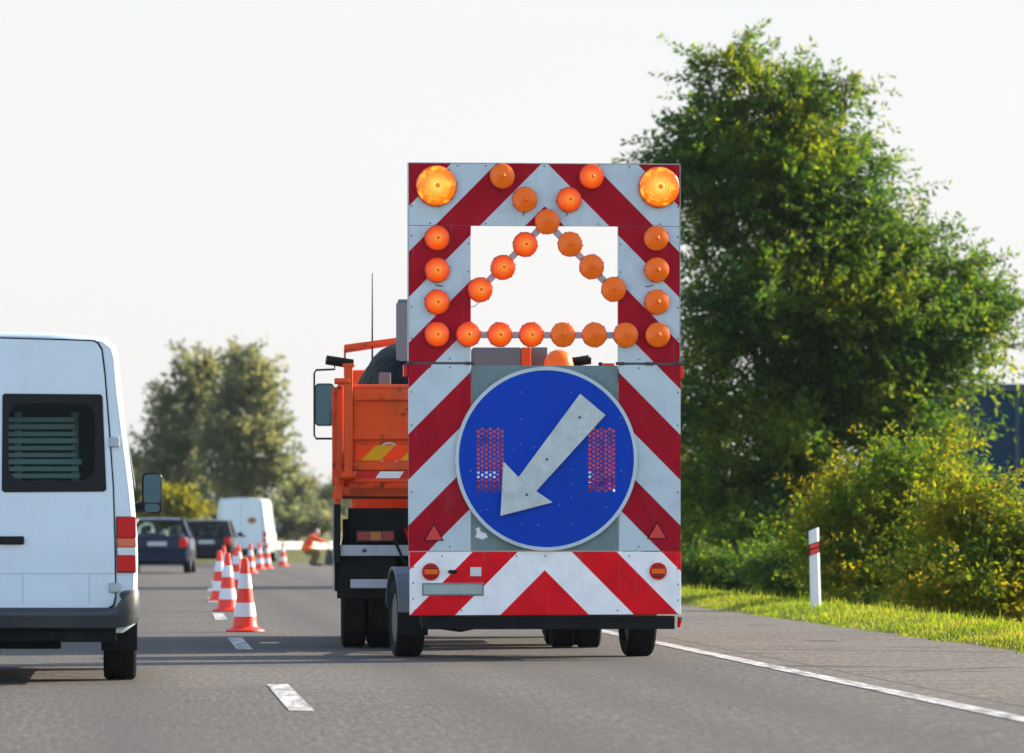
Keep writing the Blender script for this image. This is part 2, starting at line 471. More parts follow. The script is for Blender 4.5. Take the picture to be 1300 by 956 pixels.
# ------------------------------------------------------------------ mesh builder
class MB:
    def __init__(s):
        s.v, s.f, s.mi, s.sm = [], [], [], []
        s.cur, s.smooth = 0, False
    def add(s, vs, fs, smooth=None):
        o = len(s.v)
        s.v += [tuple(p) for p in vs]
        for f in fs:
            s.f.append(tuple(i + o for i in f))
            s.mi.append(s.cur)
            s.sm.append(s.smooth if smooth is None else smooth)
        return s
    def box(s, lo, hi, top=None):
        """axis box; top=(x0,x1,y0,y1) gives another upper rectangle"""
        x0, y0, z0 = lo; x1, y1, z1 = hi
        t = top or (x0, x1, y0, y1)
        v = [(x0, y0, z0), (x1, y0, z0), (x1, y1, z0), (x0, y1, z0),
             (t[0], t[2], z1), (t[1], t[2], z1), (t[1], t[3], z1), (t[0], t[3], z1)]
        return s.add(v, [(3, 2, 1, 0), (4, 5, 6, 7), (0, 1, 5, 4), (1, 2, 6, 5), (2, 3, 7, 6), (3, 0, 4, 7)], False)
    def lathe(s, prof, c=(0, 0, 0), axis='z', n=24, smooth=True, close=True):
        """prof = [(radius, along-axis)]"""
        vs, fs = [], []
        for r, h in prof:
            for i in range(n):
                a = 2 * math.pi * i / n
                p = (r * math.cos(a), r * math.sin(a), h)
                if axis == 'y': p = (p[0], p[2], p[1])
                elif axis == 'x': p = (p[2], p[0], p[1])
                vs.append((p[0] + c[0], p[1] + c[1], p[2] + c[2]))
        for k in range(len(prof) - 1):
            for i in range(n):
                j = (i + 1) % n
                fs.append((k * n + i, k * n + j, (k + 1) * n + j, (k + 1) * n + i))
        if close:
            fs.append(tuple(range(n))[::-1])
            fs.append(tuple(range((len(prof) - 1) * n, len(prof) * n)))
        return s.add(vs, fs, smooth)
    def tube(s, pts, r, n=8, smooth=True):
        pts = [Vector(p) for p in pts]
        rs = r if isinstance(r, (list, tuple)) else [r] * len(pts)
        vs, fs = [], []
        up = None
        for k, p in enumerate(pts):
            d = (pts[min(k + 1, len(pts) - 1)] - pts[max(k - 1, 0)]).normalized()
            if up is None:
                up = Vector((0, 0, 1)) if abs(d.z) < 0.9 else Vector((1, 0, 0))
            a = d.cross(up).normalized()
            b = a.cross(d).normalized()
            up = b
            for i in range(n):
                t = 2 * math.pi * i / n
                vs.append(p + (a * math.cos(t) + b * math.sin(t)) * rs[k])
        for k in range(len(pts) - 1):
            for i in range(n):
                j = (i + 1) % n
                fs.append((k * n + i, k * n + j, (k + 1) * n + j, (k + 1) * n + i))
        fs.append(tuple(range(n))[::-1])
        fs.append(tuple(range((len(pts) - 1) * n, len(pts) * n)))
        return s.add(vs, fs, smooth)
    def prism(s, poly, y0, y1):
        """convex-ish polygon in XZ, extruded along Y"""
        n = len(poly)
        v = [(x, y0, z) for x, z in poly] + [(x, y1, z) for x, z in poly]
        f = [tuple(range(n)), tuple(range(2 * n - 1, n - 1, -1))]
        f += [(i, i + n, (i + 1) % n + n, (i + 1) % n) for i in range(n)]
        return s.add(v, f, False)
    def plan(s, poly, z0, z1):
        n = len(poly)
        v = [(x, y, z0) for x, y in poly] + [(x, y, z1) for x, y in poly]
        f = [tuple(range(n))[::-1], tuple(range(n, 2 * n))]
        f += [(i, (i + 1) % n, (i + 1) % n + n, i + n) for i in range(n)]
        return s.add(v, f, False)
    def loft(s, rings, closed=True, cap0=False, cap1=False, smooth=True):
        n = len(rings[0])
        v = [p for r in rings for p in r]
        f = []
        for k in range(len(rings) - 1):
            for i in range(n if closed else n - 1):
                j = (i + 1) % n
                f.append((k * n + i, k * n + j, (k + 1) * n + j, (k + 1) * n + i))
        if cap0: f.append(tuple(range(n))[::-1])
        if cap1: f.append(tuple(range((len(rings) - 1) * n, len(rings) * n)))
        return s.add(v, f, smooth)
    def build(s, name, mats, parent=None, bevel=0, sharp=35):
        me = bpy.data.meshes.new(name)
        me.from_pydata(s.v, [], s.f)
        if not isinstance(mats, (list, tuple)): mats = [mats]
        for m_ in mats: me.materials.append(M[m_] if isinstance(m_, str) else m_)
        me.polygons.foreach_set('material_index', s.mi)
        me.polygons.foreach_set('use_smooth', s.sm)
        bm = bmesh.new(); bm.from_mesh(me)
        bmesh.ops.recalc_face_normals(bm, faces=bm.faces)
        bm.to_mesh(me); bm.free()
        if any(s.sm): me.set_sharp_from_angle(angle=R(sharp))
        return link(name, me, parent, bevel)

def link(name, me, parent=None, bevel=0):
    o = bpy.data.objects.new(name, me)
    COL.objects.link(o)
    if parent: o.parent = parent
    if bevel:
        b = o.modifiers.new('bevel', 'BEVEL')
        b.width = bevel; b.segments = 2; b.limit_method = 'ANGLE'; b.angle_limit = R(40)
    return o

def plate(name, loops, y, t, mats, parent, bevel=0):
    """flat sheet in the XZ plane with real openings: loops[0] outline, the rest holes; front at y, thickness t away from the viewer"""
    cu = bpy.data.curves.new(name, 'CURVE')
    cu.dimensions = '2D'; cu.fill_mode = 'BOTH'; cu.extrude = t / 2
    for lp in loops:
        sp = cu.splines.new('POLY')
        sp.points.add(len(lp) - 1)
        for p, (x, z) in zip(sp.points, lp): p.co = (x, z, 0, 1)
        sp.use_cyclic_u = True
    tmp = bpy.data.objects.new(name, cu)
    COL.objects.link(tmp)
    dg = bpy.context.evaluated_depsgraph_get()
    me = bpy.data.meshes.new_from_object(tmp.evaluated_get(dg))
    bpy.data.objects.remove(tmp)
    me.transform(Matrix(((1, 0, 0, 0), (0, 0, -1, y + t / 2), (0, 1, 0, 0), (0, 0, 0, 1))))
    me.name = name
    me.materials.clear()
    me.materials.append(M[mats])
    bm = bmesh.new(); bm.from_mesh(me)
    bmesh.ops.remove_doubles(bm, verts=bm.verts, dist=1e-5)
    bmesh.ops.recalc_face_normals(bm, faces=bm.faces)
    bm.to_mesh(me); bm.free()
    for p in me.polygons: p.use_smooth = False
    return link(name, me, parent, bevel)

def tag(o, label=None, cat=None, group=None, kind=None):
    for k, v in (('label', label), ('category', cat), ('group', group), ('kind', kind)):
        if v: o[k] = v
    return o

def thing(name, label, cat, loc=(0, 0, 0), rz=0, group=None):
    o = bpy.data.objects.new(name, None)
    o.empty_display_size = 0.3
    COL.objects.link(o)
    o.location = loc
    o.rotation_euler = (0, 0, rz)
    return tag(o, label, cat, group)

def copy_tree(o, parent=None):
    c = o.copy(); COL.objects.link(c)
    if parent: c.parent = parent
    for ch in list(o.children): copy_tree(ch, c)
    return c

def circle(cx, cz, r, n=48):
    return [(cx + r * math.cos(2 * math.pi * i / n), cz + r * math.sin(2 * math.pi * i / n)) for i in range(n)]

def rrect(x0, x1, z0, z1, r, n=5):
    out = []
    for cx, cz, a0 in ((x1 - r, z1 - r, 0), (x0 + r, z1 - r, 90), (x0 + r, z0 + r, 180), (x1 - r, z0 + r, 270)):
        for i in range(n + 1):
            a = R(a0 + 90 * i / n)
            out.append((cx + r * math.cos(a), cz + r * math.sin(a)))
    return out

def at(px, d):
    return (px - VX) * d / F
def hz(py, d):
    return EYE - (py - VY) * d / F

# ------------------------------------------------------------------ ground and road
def curve_off(d):
    return 1.26e-4 * (d - 50) ** 2 if d > 50 else 0.0

def r_edge(d):
    pts = [(0, 8.0), (50, 8.0), (110, 8.35), (150, 9.2), (170, 10.2), (185, 14), (195, 25), (201, 45), (206, 90), (400, 600)]
    return float(np.interp(d, [p[0] for p in pts], [p[1] for p in pts]))

pairs = [(-14, 8.0, -30, -30), (-14, 8.0, 20, 20), (-14, 8.0, 50, 50), (-14, 8.08, 80, 80), (-13.8, 8.35, 110, 110),
         (-12, 9.2, 150, 150), (-9, 10.2, 175, 170), (-3, 14, 193, 185), (1.0, 25, 203, 195), (3.6, 45, 208.5, 201),
         (8.5, 90, 214, 206), (20, 120, 224, 208), (60, 160, 240, 210), (160, 260, 262, 214)]
rb = MB()
for a, b in zip(pairs[:-1], pairs[1:]):
    K = 8
    vs = []
    for i in range(K + 1):
        t = i / K
        vs.append((a[0] + (a[1] - a[0]) * t, a[2] + (a[3] - a[2]) * t, 0))
    for i in range(K + 1):
        t = i / K
        vs.append((b[0] + (b[1] - b[0]) * t, b[2] + (b[3] - b[2]) * t, 0))
    rb.add(vs, [(i, i + 1, K + 2 + i, K + 1 + i) for i in range(K)])
tag(rb.build('road', 'asphalt'), kind='structure')

xs = [-3000, -900, -300, -120, -60, -30, -16] + list(np.arange(-12, 8, 2.0)) + list(np.arange(8.0, 22, 0.4)) + [24, 28, 34, 45, 70, 120, 300, 900, 3000]
ys = [-300, -60, 0, 20] + list(np.arange(30, 150, 2.0)) + list(np.arange(150, 280, 6.0)) + [300, 340, 400, 500, 700, 1200, 3500]
def g_height(x, d):
    o = x - r_edge(d)
    fade = float(np.clip((165 - d) / 25, 0, 1))
    prof = float(np.interp(o, [-0.6, -0.05, 0.15, 0.7, 1.15, 1.8, 3.4], [-0.05, -0.012, 0.05, 0.12, 0.1, -0.25, -0.9]))
    base = -0.04
    wob = 0.025 * math.sin(d * 1.3 + x) * math.sin(d * 0.37) if o > 0.1 else 0
    return base * (1 - fade) + (prof + wob) * fade
gb = MB()
nx = len(xs)
gv = [(x, y, g_height(x, y)) for y in ys for x in xs]
gf = [(j * nx + i, j * nx + i + 1, (j + 1) * nx + i + 1, (j + 1) * nx + i) for j in range(len(ys) - 1) for i in range(nx - 1)]
gb.add(gv, gf, True)
tag(gb.build('ground', 'field_ground', sharp=180), kind='structure')

# painted lane dashes (6 m on, 12 m off) and the edge lines
db = MB()
for k in range(-1, 7):
    a = 52.0 + 18 * k
    n = 3
    for i in range(n):
        d0, d1 = a + 6 * i / n, a + 6 * (i + 1) / n
        c0, c1 = 0.98 + curve_off(d0), 0.98 + curve_off(d1)
        db.add([(c0 - 0.075, d0, 0.005), (c0 + 0.075, d0, 0.005), (c1 + 0.075, d1, 0.005), (c1 - 0.075, d1, 0.005)], [(0, 1, 2, 3)])
tag(db.build('lane_marking', 'road_paint'), kind='structure')
eb = MB()
for x0 in (5.05, -2.95):
    prev = None
    for d in range(-20, 176, 4):
        x = x0 + curve_off(d)
        if prev:
            eb.add([(prev[0] - 0.08, prev[1], 0.005), (prev[0] + 0.08, prev[1], 0.005), (x + 0.08, d, 0.005), (x - 0.08, d, 0.005)], [(0, 1, 2, 3)])
        prev = (x, d)
tag(eb.build('edge_marking', 'road_paint'), kind='structure')

# ------------------------------------------------------------------ trailer with the warning board
tr = thing('warning_trailer', 'tall warning trailer with red and white chevrons, amber lamps and blue arrow disc', 'trailer', TR, YAW)
PY = -1.35                      # local y of the board's front
def lx(px): return (px - 691.5) / SP
def lz(py): return EYE - (py - VY) / SP
def poly(pts): return [(lx(x), lz(y)) for x, y in pts]

plate('upper_board', [poly([(517.5, 460), (517.5, 208), (865, 208), (865, 460), (786, 460), (786, 287), (597, 287), (597, 460)])], PY, 0.04, 'upper_sheeting', tr, 0.004)
for a, b in ((517.5, 596.5), (787, 866)):
    plate('side_board', [poly([(a, 699.5), (a, 463), (b, 463), (b, 699.5)])], PY, 0.04, 'upper_sheeting', tr, 0.004)
plate('lower_board', [poly([(519, 781), (519, 700.6), (866.5, 700.6), (866.5, 780)])], PY - 0.006, 0.04, 'lower_sheeting', tr, 0.004)

# perforated windows in the blue disc, holes go right through
CX, CZ = lx(693), lz(582.5)
zoomx = lambda x: lx(500 + x / 3.3333)
zoomz = lambda y: lz(440 + y / 3.3333)
holes = []
for x0, y0 in ((353, 350), (829, 348)):
    for c in range(7):
        n = 14 if c % 2 == 0 else 14
        for r_ in range(n):
            x = x0 + c * 17.0
            y = y0 + 10 + r_ * 19.3 + (0 if c % 2 == 0 else -9.6)
            holes.append((zoomx(x), zoomz(y)))
ar = [(785, 200), (893, 290), (597, 612), (668, 660), (445, 717), (458, 487), (522, 553)]
plate('blue_disc', [circle(CX, CZ, 112.3 / SP, 96)] + [circle(hx, hz_, 6.9 / 3.3333 / SP, 8) for hx, hz_ in holes], PY - 0.03, 0.003, 'sign_blue', tr)
plate('disc_rim', [circle(CX, CZ, 116.8 / SP, 96), circle(CX, CZ, 112.2 / SP, 96)], PY - 0.036, 0.03, 'ring_white', tr, 0.003)
win = [poly([(601, 627), (601, 540), (642, 540), (642, 627)]), poly([(744, 627), (744, 540), (785, 540), (785, 627)])]
plate('centre_panel', [poly([(597.6, 699), (597.6, 464), (785.6, 464), (785.6, 699)])] + win, PY + 0.012, 0.015, 'sign_grey', tr)
plate('direction_arrow', [[(zoomx(x), zoomz(y)) for x, y in ar]], PY - 0.07, 0.03, 'arrow_white', tr, 0.004)
for x, y in ((642, 478), (556, 627), (782, 300)):
    ab = MB(); ab.lathe([(0.011, 0), (0.011, -0.006), (0.005, -0.009)], (zoomx(x), PY - 0.0705, zoomz(y)), 'y', 10)
    ab.build('arrow_bolt', 'dark_bolt', tr)

# rivets on the boards
def rivets(name, pts, y, mat_, r=0.0075):
    o = None
    for x, z in pts:
        if o is None:
            b = MB(); b.lathe([(r, 0), (r * 0.8, -0.004), (r * 0.3, -0.006)], (0, 0, 0), 'y', 6)
            o = b.build(name, mat_, tr)
        else:
            o = o.copy(); COL.objects.link(o)
        o.location = (x, y, z)
    return o
rv = []
for y in (225, 262, 300, 345, 390, 430, 470, 498, 540, 580, 625, 665, 692):
    rv += [(lx(521), lz(y)), (lx(862.5), lz(y))]
for y in (310, 345, 384, 425, 478, 498, 540):
    rv += [(lx(593.5), lz(y)), (lx(789), lz(y))]
for x in (545, 580, 616, 691, 760, 800, 840):
    rv += [(lx(x), lz(211)), (lx(x), lz(284))]
for x in (545, 570, 812, 842):
    rv += [(lx(x), lz(467)), (lx(x), lz(456)), (lx(x), lz(694))]
rivets('board_rivet', rv, PY, 'dark_bolt')
rv = [(lx(x), lz(706)) for x in (525, 560, 620, 655, 692, 740, 800, 850)] + [(lx(x), lz(775)) for x in (525, 585, 650, 720, 785, 850)] + [(lx(523), lz(y)) for y in (720, 740, 760)] + [(lx(862.5), lz(y)) for y in (722, 742, 762)]
rivets('board_rivet', rv, PY - 0.006, 'dark_bolt')
rv = [(zoomx(x), zoomz(y)) for x, y in ((536, 193), (750, 193), (536, 307), (535, 415), (590, 427), (750, 520), (750, 580), (750, 637), (697, 672), (538, 750), (752, 750), (320, 526), (963, 526), (608, 756), (390, 690), (900, 680), (960, 300))]
rivets('disc_rivet', rv, PY - 0.03, 'bolt', 0.006)

# bars that carry the lamps across the opening
zx1 = lambda x: lx(500 + x / 3.2974)
zz1 = lambda y: lz(190 + y / 3.2974)
def flat_bar(p, q, w):
    p = Vector((zx1(p[0]), 0, zz1(p[1]))); q = Vector((zx1(q[0]), 0, zz1(q[1])))
    d = (q - p).normalized(); n = Vector((-d.z, 0, d.x)) * w / 2
    b = MB()
    b.prism([((p + n).x, (p + n).z), ((q + n).x, (q + n).z), ((q - n).x, (q - n).z), ((p - n).x, (p - n).z)], PY + 0.002, PY + 0.03)
    return b.build('lamp_bar', 'bar_grey', tr, 0.003)
paint('bar_grey', (0.42, 0.4, 0.44), (0.25, 0.24, 0.26), 0.5, 0)
flat_bar((618, 325), (345, 600), 0.055)
flat_bar((662, 325), (932, 596), 0.055)
flat_bar((300, 776), (962, 776), 0.055)

# amber lamps
def lens_profile(r, depth, rings):
    p = [(r * 0.985, 0.0), (r, -0.012)]
    n = rings * 2
    for i in range(n + 1):
        t = i / n
        rr = r * (0.97 - 0.8 * t)
        hgt = -0.014 - depth * math.sin(t * math.pi / 2) - (0.0045 if i % 2 else 0)
        p.append((rr, hgt))
    p += [(r * 0.2, -0.016 - depth - 0.01), (r * 0.13, -0.018 - depth - 0.022), (r * 0.04, -0.018 - depth - 0.026)]
    return p
def make_lamp(r, depth, rings, lensmat, lugs):
    b = MB()
    b.lathe([(r * 0.9, 0.03), (r * 1.02, 0.03), (r * 1.05, 0.018), (r * 1.05, 0.004), (r * 0.99, -0.006), (r * 0.96, -0.002)], (0, 0, 0), 'y', 40)
    for i in range(lugs):
        a = 2 * math.pi * (i + 0.3) / lugs
        x, z = math.cos(a) * r * 1.06, math.sin(a) * r * 1.06
        b.cur = 1
        b.lathe([(0.0055, 0.022), (0.0055, -0.008)], (x * 0.985, 0, z * 0.985), 'y', 8)
        b.cur = 0
    o = b.build('warning_lamp', ['lamp_rim', 'dark_bolt'], tr)
    l = MB()
    l.lathe(lens_profile(r, depth, rings), (0, 0, 0), 'y', 40)
    l.build('lens', lensmat, o, sharp=60)
    return o
rs_ = 15.3 / SP
lit = make_lamp(rs_, 0.034, 4, 'lamp_lit', 6)
unlit = make_lamp(rs_, 0.034, 4, 'lamp_unlit', 6)
big = make_lamp(25.0 / SP, 0.045, 7, 'beacon_lit', 8)
big['label'] = 'large amber warning lamp, lit yellow'
LIT = [(827, 113), (732, 210), (175, 373), (175, 507), (175, 640), (175, 775), (307, 775), (440, 775), (573, 775), (547, 398), (453, 494), (357, 588)]
UNLIT = [(450, 113), (545, 210), (640, 303), (707, 775), (840, 775), (972, 775), (1107, 775), (737, 396), (828, 490), (921, 584), (1101, 370), (1104, 502), (1104, 637)]
for proto, spots in ((lit, LIT), (unlit, UNLIT), (big, [(172, 155), (1113, 155)])):
    for i, (x, y) in enumerate(spots):
        o = proto if i == 0 else copy_tree(proto, tr)
        o.location = (zx1(x), PY - 0.034, zz1(y))
        o.rotation_euler = (0, R(random.uniform(0, 60)), 0)

for x0, x1, y0, y1 in ((518, 596.5, 286.6, 287.2), (786, 864.5, 286.6, 287.2)):
    b = MB(); b.box((lx(x0), PY - 0.0015, lz(y1)), (lx(x1), PY + 0.002, lz(y0))); b.build('panel_seam', 'dark_bolt', tr)
b = MB()
b.box((lx(517), PY - 0.004, lz(208)), (lx(865.5), PY + 0.042, lz(207)))
b.box((lx(516.6), PY - 0.004, lz(460)), (lx(517.4), PY + 0.042, lz(207.1)))
b.box((lx(865.1), PY - 0.004, lz(460)), (lx(865.9), PY + 0.042, lz(207.1)))
b.build('edge_trim', 'galvanised', tr)
# small details of the board
b = MB()
for x0, x1 in ((518, 597), (786, 866)):
    b.box((lx(x0), PY + 0.005, lz(463.2)), (lx(x1), PY + 0.03, lz(459.8)))
for x in (520, 596, 788, 826, 863):
    b.lathe([(0.014, -0.035), (0.014, 0.035)], (lx(x), PY - 0.004, lz(461.4)), 'x', 10)
b.build('hinge', 'dark_bolt', tr)
for x, y in ((165, 794), (1119, 786)):
    t = MB()
    c0 = [(zoomx(x - 43), zoomz(y + 28)), (zoomx(x + 43), zoomz(y + 28)), (zoomx(x), zoomz(y - 46))]
    t.prism(c0, PY - 0.008, PY - 0.001)
    f = t.build('reflector_triangle', 'black', tr)
    t = MB()
    t.prism([(zoomx(x - 36), zoomz(y + 24.5)), (zoomx(x + 36), zoomz(y + 24.5)), (zoomx(x), zoomz(y - 38))], PY - 0.012, PY - 0.0075)
    t.build('reflector', 'red_reflector', f)
z3x = lambda x: lx(480 + x / 3.171)
z3z = lambda y: lz(640 + y / 3.171)
for x, y in ((207, 272), (1131, 270)):
    t = MB()
    t.lathe([(0.073, 0), (0.073, -0.02), (0.066, -0.026), (0.02, -0.028)], (z3x(x), PY - 0.0065, z3z(y)), 'y', 32)
    f = t.build('tail_light', 'red_lens', tr)
    t = MB()
    t.box((z3x(x - 26), PY - 0.04, z3z(y + 10)), (z3x(x + 26), PY - 0.033, z3z(y - 10)))
    for k in (-22, -13, 13, 22):
        w = math.sqrt(33 ** 2 - k * k) * 0.93
        t.cur = 1
        t.box((z3x(x - w), PY - 0.037, z3z(y + k + 1.5)), (z3x(x + w), PY - 0.033, z3z(y + k - 1.5)))
        t.cur = 0
    t.build('indicator', ['amber_lens', 'black'], f)
t = MB(); t.tube([(z3x(279), PY - 0.02, z3z(272)), (z3x(312), PY - 0.02, z3z(272))], 0.015, 8)
t.build('handle', 'black', tr)
t = MB(); t.box((z3x(367), PY - 0.03, z3z(290)), (z3x(411), PY - 0.007, z3z(254)))
for i in range(4):
    xx = z3x(371 + i * 10.5)
    t.box((xx, PY - 0.034, z3z(288)), (xx + 0.006, PY - 0.0301, z3z(256)))
t.build('reversing_lamp', 'clear_lens', tr, 0.003)
pf = MB(); pf.box((z3x(172), PY - 0.018, z3z(368)), (z3x(422), PY - 0.007, z3z(317)))
pf = pf.build('number_plate', 'plate_grey', tr, 0.004)
t = MB()
for z0, z1 in ((366, 363), (322, 319)): t.box((z3x(174), PY - 0.0215, z3z(z0)), (z3x(420), PY - 0.0182, z3z(z1)))
for x0, x1 in ((174, 177), (417, 420)): t.box((z3x(x0), PY - 0.0212, z3z(362)), (z3x(x1), PY - 0.0182, z3z(323)))
t.build('plate_border', 'dark_bolt', pf)
# torn sticker
plate('sticker_scrap', [[(zoomx(x), zoomz(y)) for x, y in ((344, 770), (360, 764), (366, 784), (388, 790), (396, 806), (372, 816), (342, 806), (350, 790))]], PY + 0.0085, 0.003, 'band_white', tr)
for x, y, m_ in ((514.5, 471, 'red_lens'), (868.5, 472, 'red_lens')):
    t = MB(); t.box((lx(x) - 0.018, PY + 0.03, lz(y) - 0.05), (lx(x) + 0.018, PY + 0.09, lz(y) + 0.05))
    t.build('marker_light', m_, tr, 0.006)
# thin hanging wires and drip hooks
t = MB()
for x, y in ((185, 572), (1075, 570)):
    s = 1 if x < 600 else -1
    t.tube([(zx1(x - 15 * s), PY - 0.006, zz1(y - 5)), (zx1(x), PY - 0.012, zz1(y)), (zx1(x + 18 * s), PY - 0.01, zz1(y + 1))], 0.0035, 5)
for x, y in ((441, 183), (819, 183), (541, 272), (725, 272)):
    t.tube([(zx1(x), PY - 0.01, zz1(y - 12)), (zx1(x + 2), PY - 0.02, zz1(y - 3)), (zx1(x - 3), PY - 0.01, zz1(y + 5))], 0.0035, 5)
t.tube([(zx1(318), PY - 0.01, zz1(660)), (zx1(335), PY - 0.01, zz1(657)), (zx1(355), PY, zz1(640))], 0.003, 5)
t.build('lamp_wire', 'black', tr)

# board frame, chassis, drawbar
b = MB()
for x0, x1 in ((519, 533), (582, 596), (788, 802), (850, 864)):
    b.box((lx(x0), PY + 0.04, lz(698)), (lx(x1), PY + 0.09, lz(212)))
b.box((lx(520), PY + 0.045, lz(222)), (lx(863), PY + 0.085, lz(213)))
b.box((lx(520), PY + 0.045, lz(482)), (lx(863), PY + 0.085, lz(468)))
b.build('board_frame', 'galvanised', tr)
b = MB()
b.box((lx(536), PY + 0.05, lz(799)), (lx(860), PY + 0.14, lz(782)))
for x in (590, 792):
    b.box((lx(x) - 0.05, PY + 0.14, 0.4), (lx(x) + 0.05, PY + 2.0, 0.52))
b.box((lx(530), PY + 1.95, 0.41), (lx(853), PY + 2.05, 0.51))
b.box((lx(545), PY + 0.6, 0.30), (lx(845), PY + 0.75, 0.42))
b.tube([(-0.9, 0, 0.33), (0.9, 0, 0.33)], 0.05, 10)
b.box((lx(630), PY + 0.2, 0.26), (lx(665), PY + 0.5, 0.36))
b.box((lx(672), PY + 0.2, 0.3), (lx(760), PY + 0.6, 0.38))
b.build('chassis', 'chassis', tr, 0.004)
b = MB(); b.box((-0.85, -0.2, 0.53), (0.85, 0.95, 1.3)); b.build('added_shadow_box', 'galvanised', tr, 0.02)  # unseen box added so its shadow fills the lit gap on the road
b = MB()
b.tube([(-0.6, 0.7, 0.46), (-0.1, 2.3, 0.55)], 0.045, 8)
b.tube([(0.4, 0.7, 0.46), (-0.1, 2.3, 0.55)], 0.045, 8)
b.tube([(-0.1, 2.25, 0.55), (-0.2, 2.85, 0.6)], 0.05, 8)
b.build('drawbar', 'chassis', tr)
for s in (-0.75, 0.75):
    b = MB(); b.tube([(s, PY + 0.09, 1.7), (s, 0.6, 0.5)], 0.03, 8)
    b.build('brace', 'galvanised', tr)
b = MB()
for k in range(3):
    b.tube([(lx(542 + 10 * k), PY + 0.2, 0.28), (lx(590), PY + 0.3, 0.235 + 0.012 * k), (lx(640), PY + 0.4, 0.3)], 0.008, 5)
b.build('cable', 'black', tr)
t = MB(); t.tube([(lx(868), PY + 0.1, 0.37), (lx(868), PY + 0.1, 0.33)], 0.02, 8)
t.build('stop_bracket', 'dark_bolt', tr)
t = MB(); t.box((lx(847), PY + 0.07, 0.355), (lx(872), PY + 0.12, 0.372)); t.build('side_bracket', 'galvanised', tr)
t = MB(); t.tube([(lx(868), PY + 0.1, 0.335), (lx(866.5), PY + 0.1, 0.27)], [0.02, 0.012], 8)
t.build('safety_pin', 'red_lens', tr)

def make_wheel(parent, x, y, r, w, rim_mat='truck_steel', outer=-1, name='wheel', depth2=False):
    """wheel on the x axis; outer = side the rim face looks to"""
    b = MB()
    hw = w / 2
    prof = [(r * 0.6, -hw * 0.8), (r * 0.78, -hw), (r * 0.93, -hw * 0.98), (r * 0.985, -hw * 0.84)]
    nb = 5
    for i in range(nb):
        a = -hw * 0.8 + 1.6 * hw * i / nb
        e = a + 1.6 * hw / nb
        g = 0.16 * hw / nb * 2
        prof += [(r, a + g), (r, e - g), (r * 0.988, e - g * 0.6), (r * 0.988, e + g * 0.4)]
    prof = prof[:-1] + [(r * 0.985, hw * 0.84), (r * 0.93, hw * 0.98), (r * 0.78, hw), (r * 0.6, hw * 0.8)]
    b.lathe(prof, (0, 0, 0), 'x', 40, close=False)
    o = b.build(name, 'tyre', parent, sharp=30)
    o.location = (x, y, r)
    rm = MB()
    s = outer
    rm.lathe([(r * 0.63, s * hw * 0.86), (r * 0.6, s * hw * 0.9), (r * 0.57, s * hw * 0.55), (r * 0.3, s * hw * 0.3), (r * 0.28, s * hw * 0.75), (r * 0.1, s * hw * 0.8)], (0, 0, 0), 'x', 32)
    for i in range(6):
        a = i * math.pi / 3
        rm.lathe([(r * 0.035, s * hw * 0.3), (r * 0.035, s * hw * 0.5)], (0, math.cos(a) * r * 0.42, math.sin(a) * r * 0.42), 'x', 8)
    rm.lathe([(r * 0.62, -s * hw * 0.7), (r * 0.1, -s * hw * 0.2)], (0, 0, 0), 'x', 32)
    rm.build('rim', rim_mat, o)
    return o
for x0, x1, s in ((-1.11, -0.87, -1), (0.91, 1.15, 1)):
    make_wheel(tr, (x0 + x1) / 2, 0, 0.335, x1 - x0, 'dark_rim', outer=s)
    # rounded fender over the wheel with a mud flap behind it
    f = MB()
    c = (x0 + x1) / 2
    w2 = (x1 - x0) / 2 + 0.012
    ring = []
    for k in range(13):
        a = R(6 + 160 * k / 12)
        ring.append([(c - w2, -math.cos(a) * 0.44, 0.34 + math.sin(a) * 0.44), (c + w2, -math.cos(a) * 0.44, 0.34 + math.sin(a) * 0.44),
                     (c + w2, -math.cos(a) * 0.415, 0.34 + math.sin(a) * 0.415), (c - w2, -math.cos(a) * 0.415, 0.34 + math.sin(a) * 0.415)])
    f.loft(ring, True, True, True, False)
    fo = None
    if fo is None:
        paint('fender_blue', (0.07, 0.11, 0.14), (0.05, 0.05, 0.05), 0.4, 0)
        BS(M['fender_blue']).inputs['Metallic'].default_value = 0.2
        fo = f.build('fender', 'fender_blue', tr, 0.006)
    if s < 0:
        t = MB(); t.box((c - w2 + 0.01, -0.45, 0.19), (c + w2 - 0.01, -0.44, 0.386)); t.build('mud_flap', 'black', fo)

# ------------------------------------------------------------------ orange tipper truck
TY = 52.3
TYAW = R(1.9)
ST = F / TY
tk = thing('tipper_truck', 'orange tipper truck with black tarp load, towing the warning trailer', 'truck', (at(601, TY), TY, 0), -TYAW)
def tx(px): return (px - 601) / ST
def tz(py): return EYE - (py - VY) / ST
# tipper body: floor, sides and headboard
b = MB()
b.box((tx(428), 0.1, tz(630)), (tx(774), 4.3, tz(618)))
for s in (-1, 1):
    xo = 1.255 * s if s < 0 else 1.35
    b.box((min(xo, xo - 0.06 * s), 0.12, tz(617.9)), (max(xo, xo - 0.06 * s), 4.3, tz(489)))
    for k in range(6):
        y = 0.25 + k * 0.78
        xx = xo + 0.04 * s
        b.box((min(xo + .001 * s, xx), y, tz(612)), (max(xo + .001 * s, xx), y + 0.1, tz(490)))
    b.box((min(xo + .001 * s, xo + 0.03 * s), 0.13, tz(499)), (max(xo + .001 * s, xo + 0.03 * s), 4.28, tz(491)))
b.box((tx(430), 4.3, tz(617)), (tx(772), 4.38, tz(470)))
b.build('tipper_body', 'truck_orange', tk, 0.008)
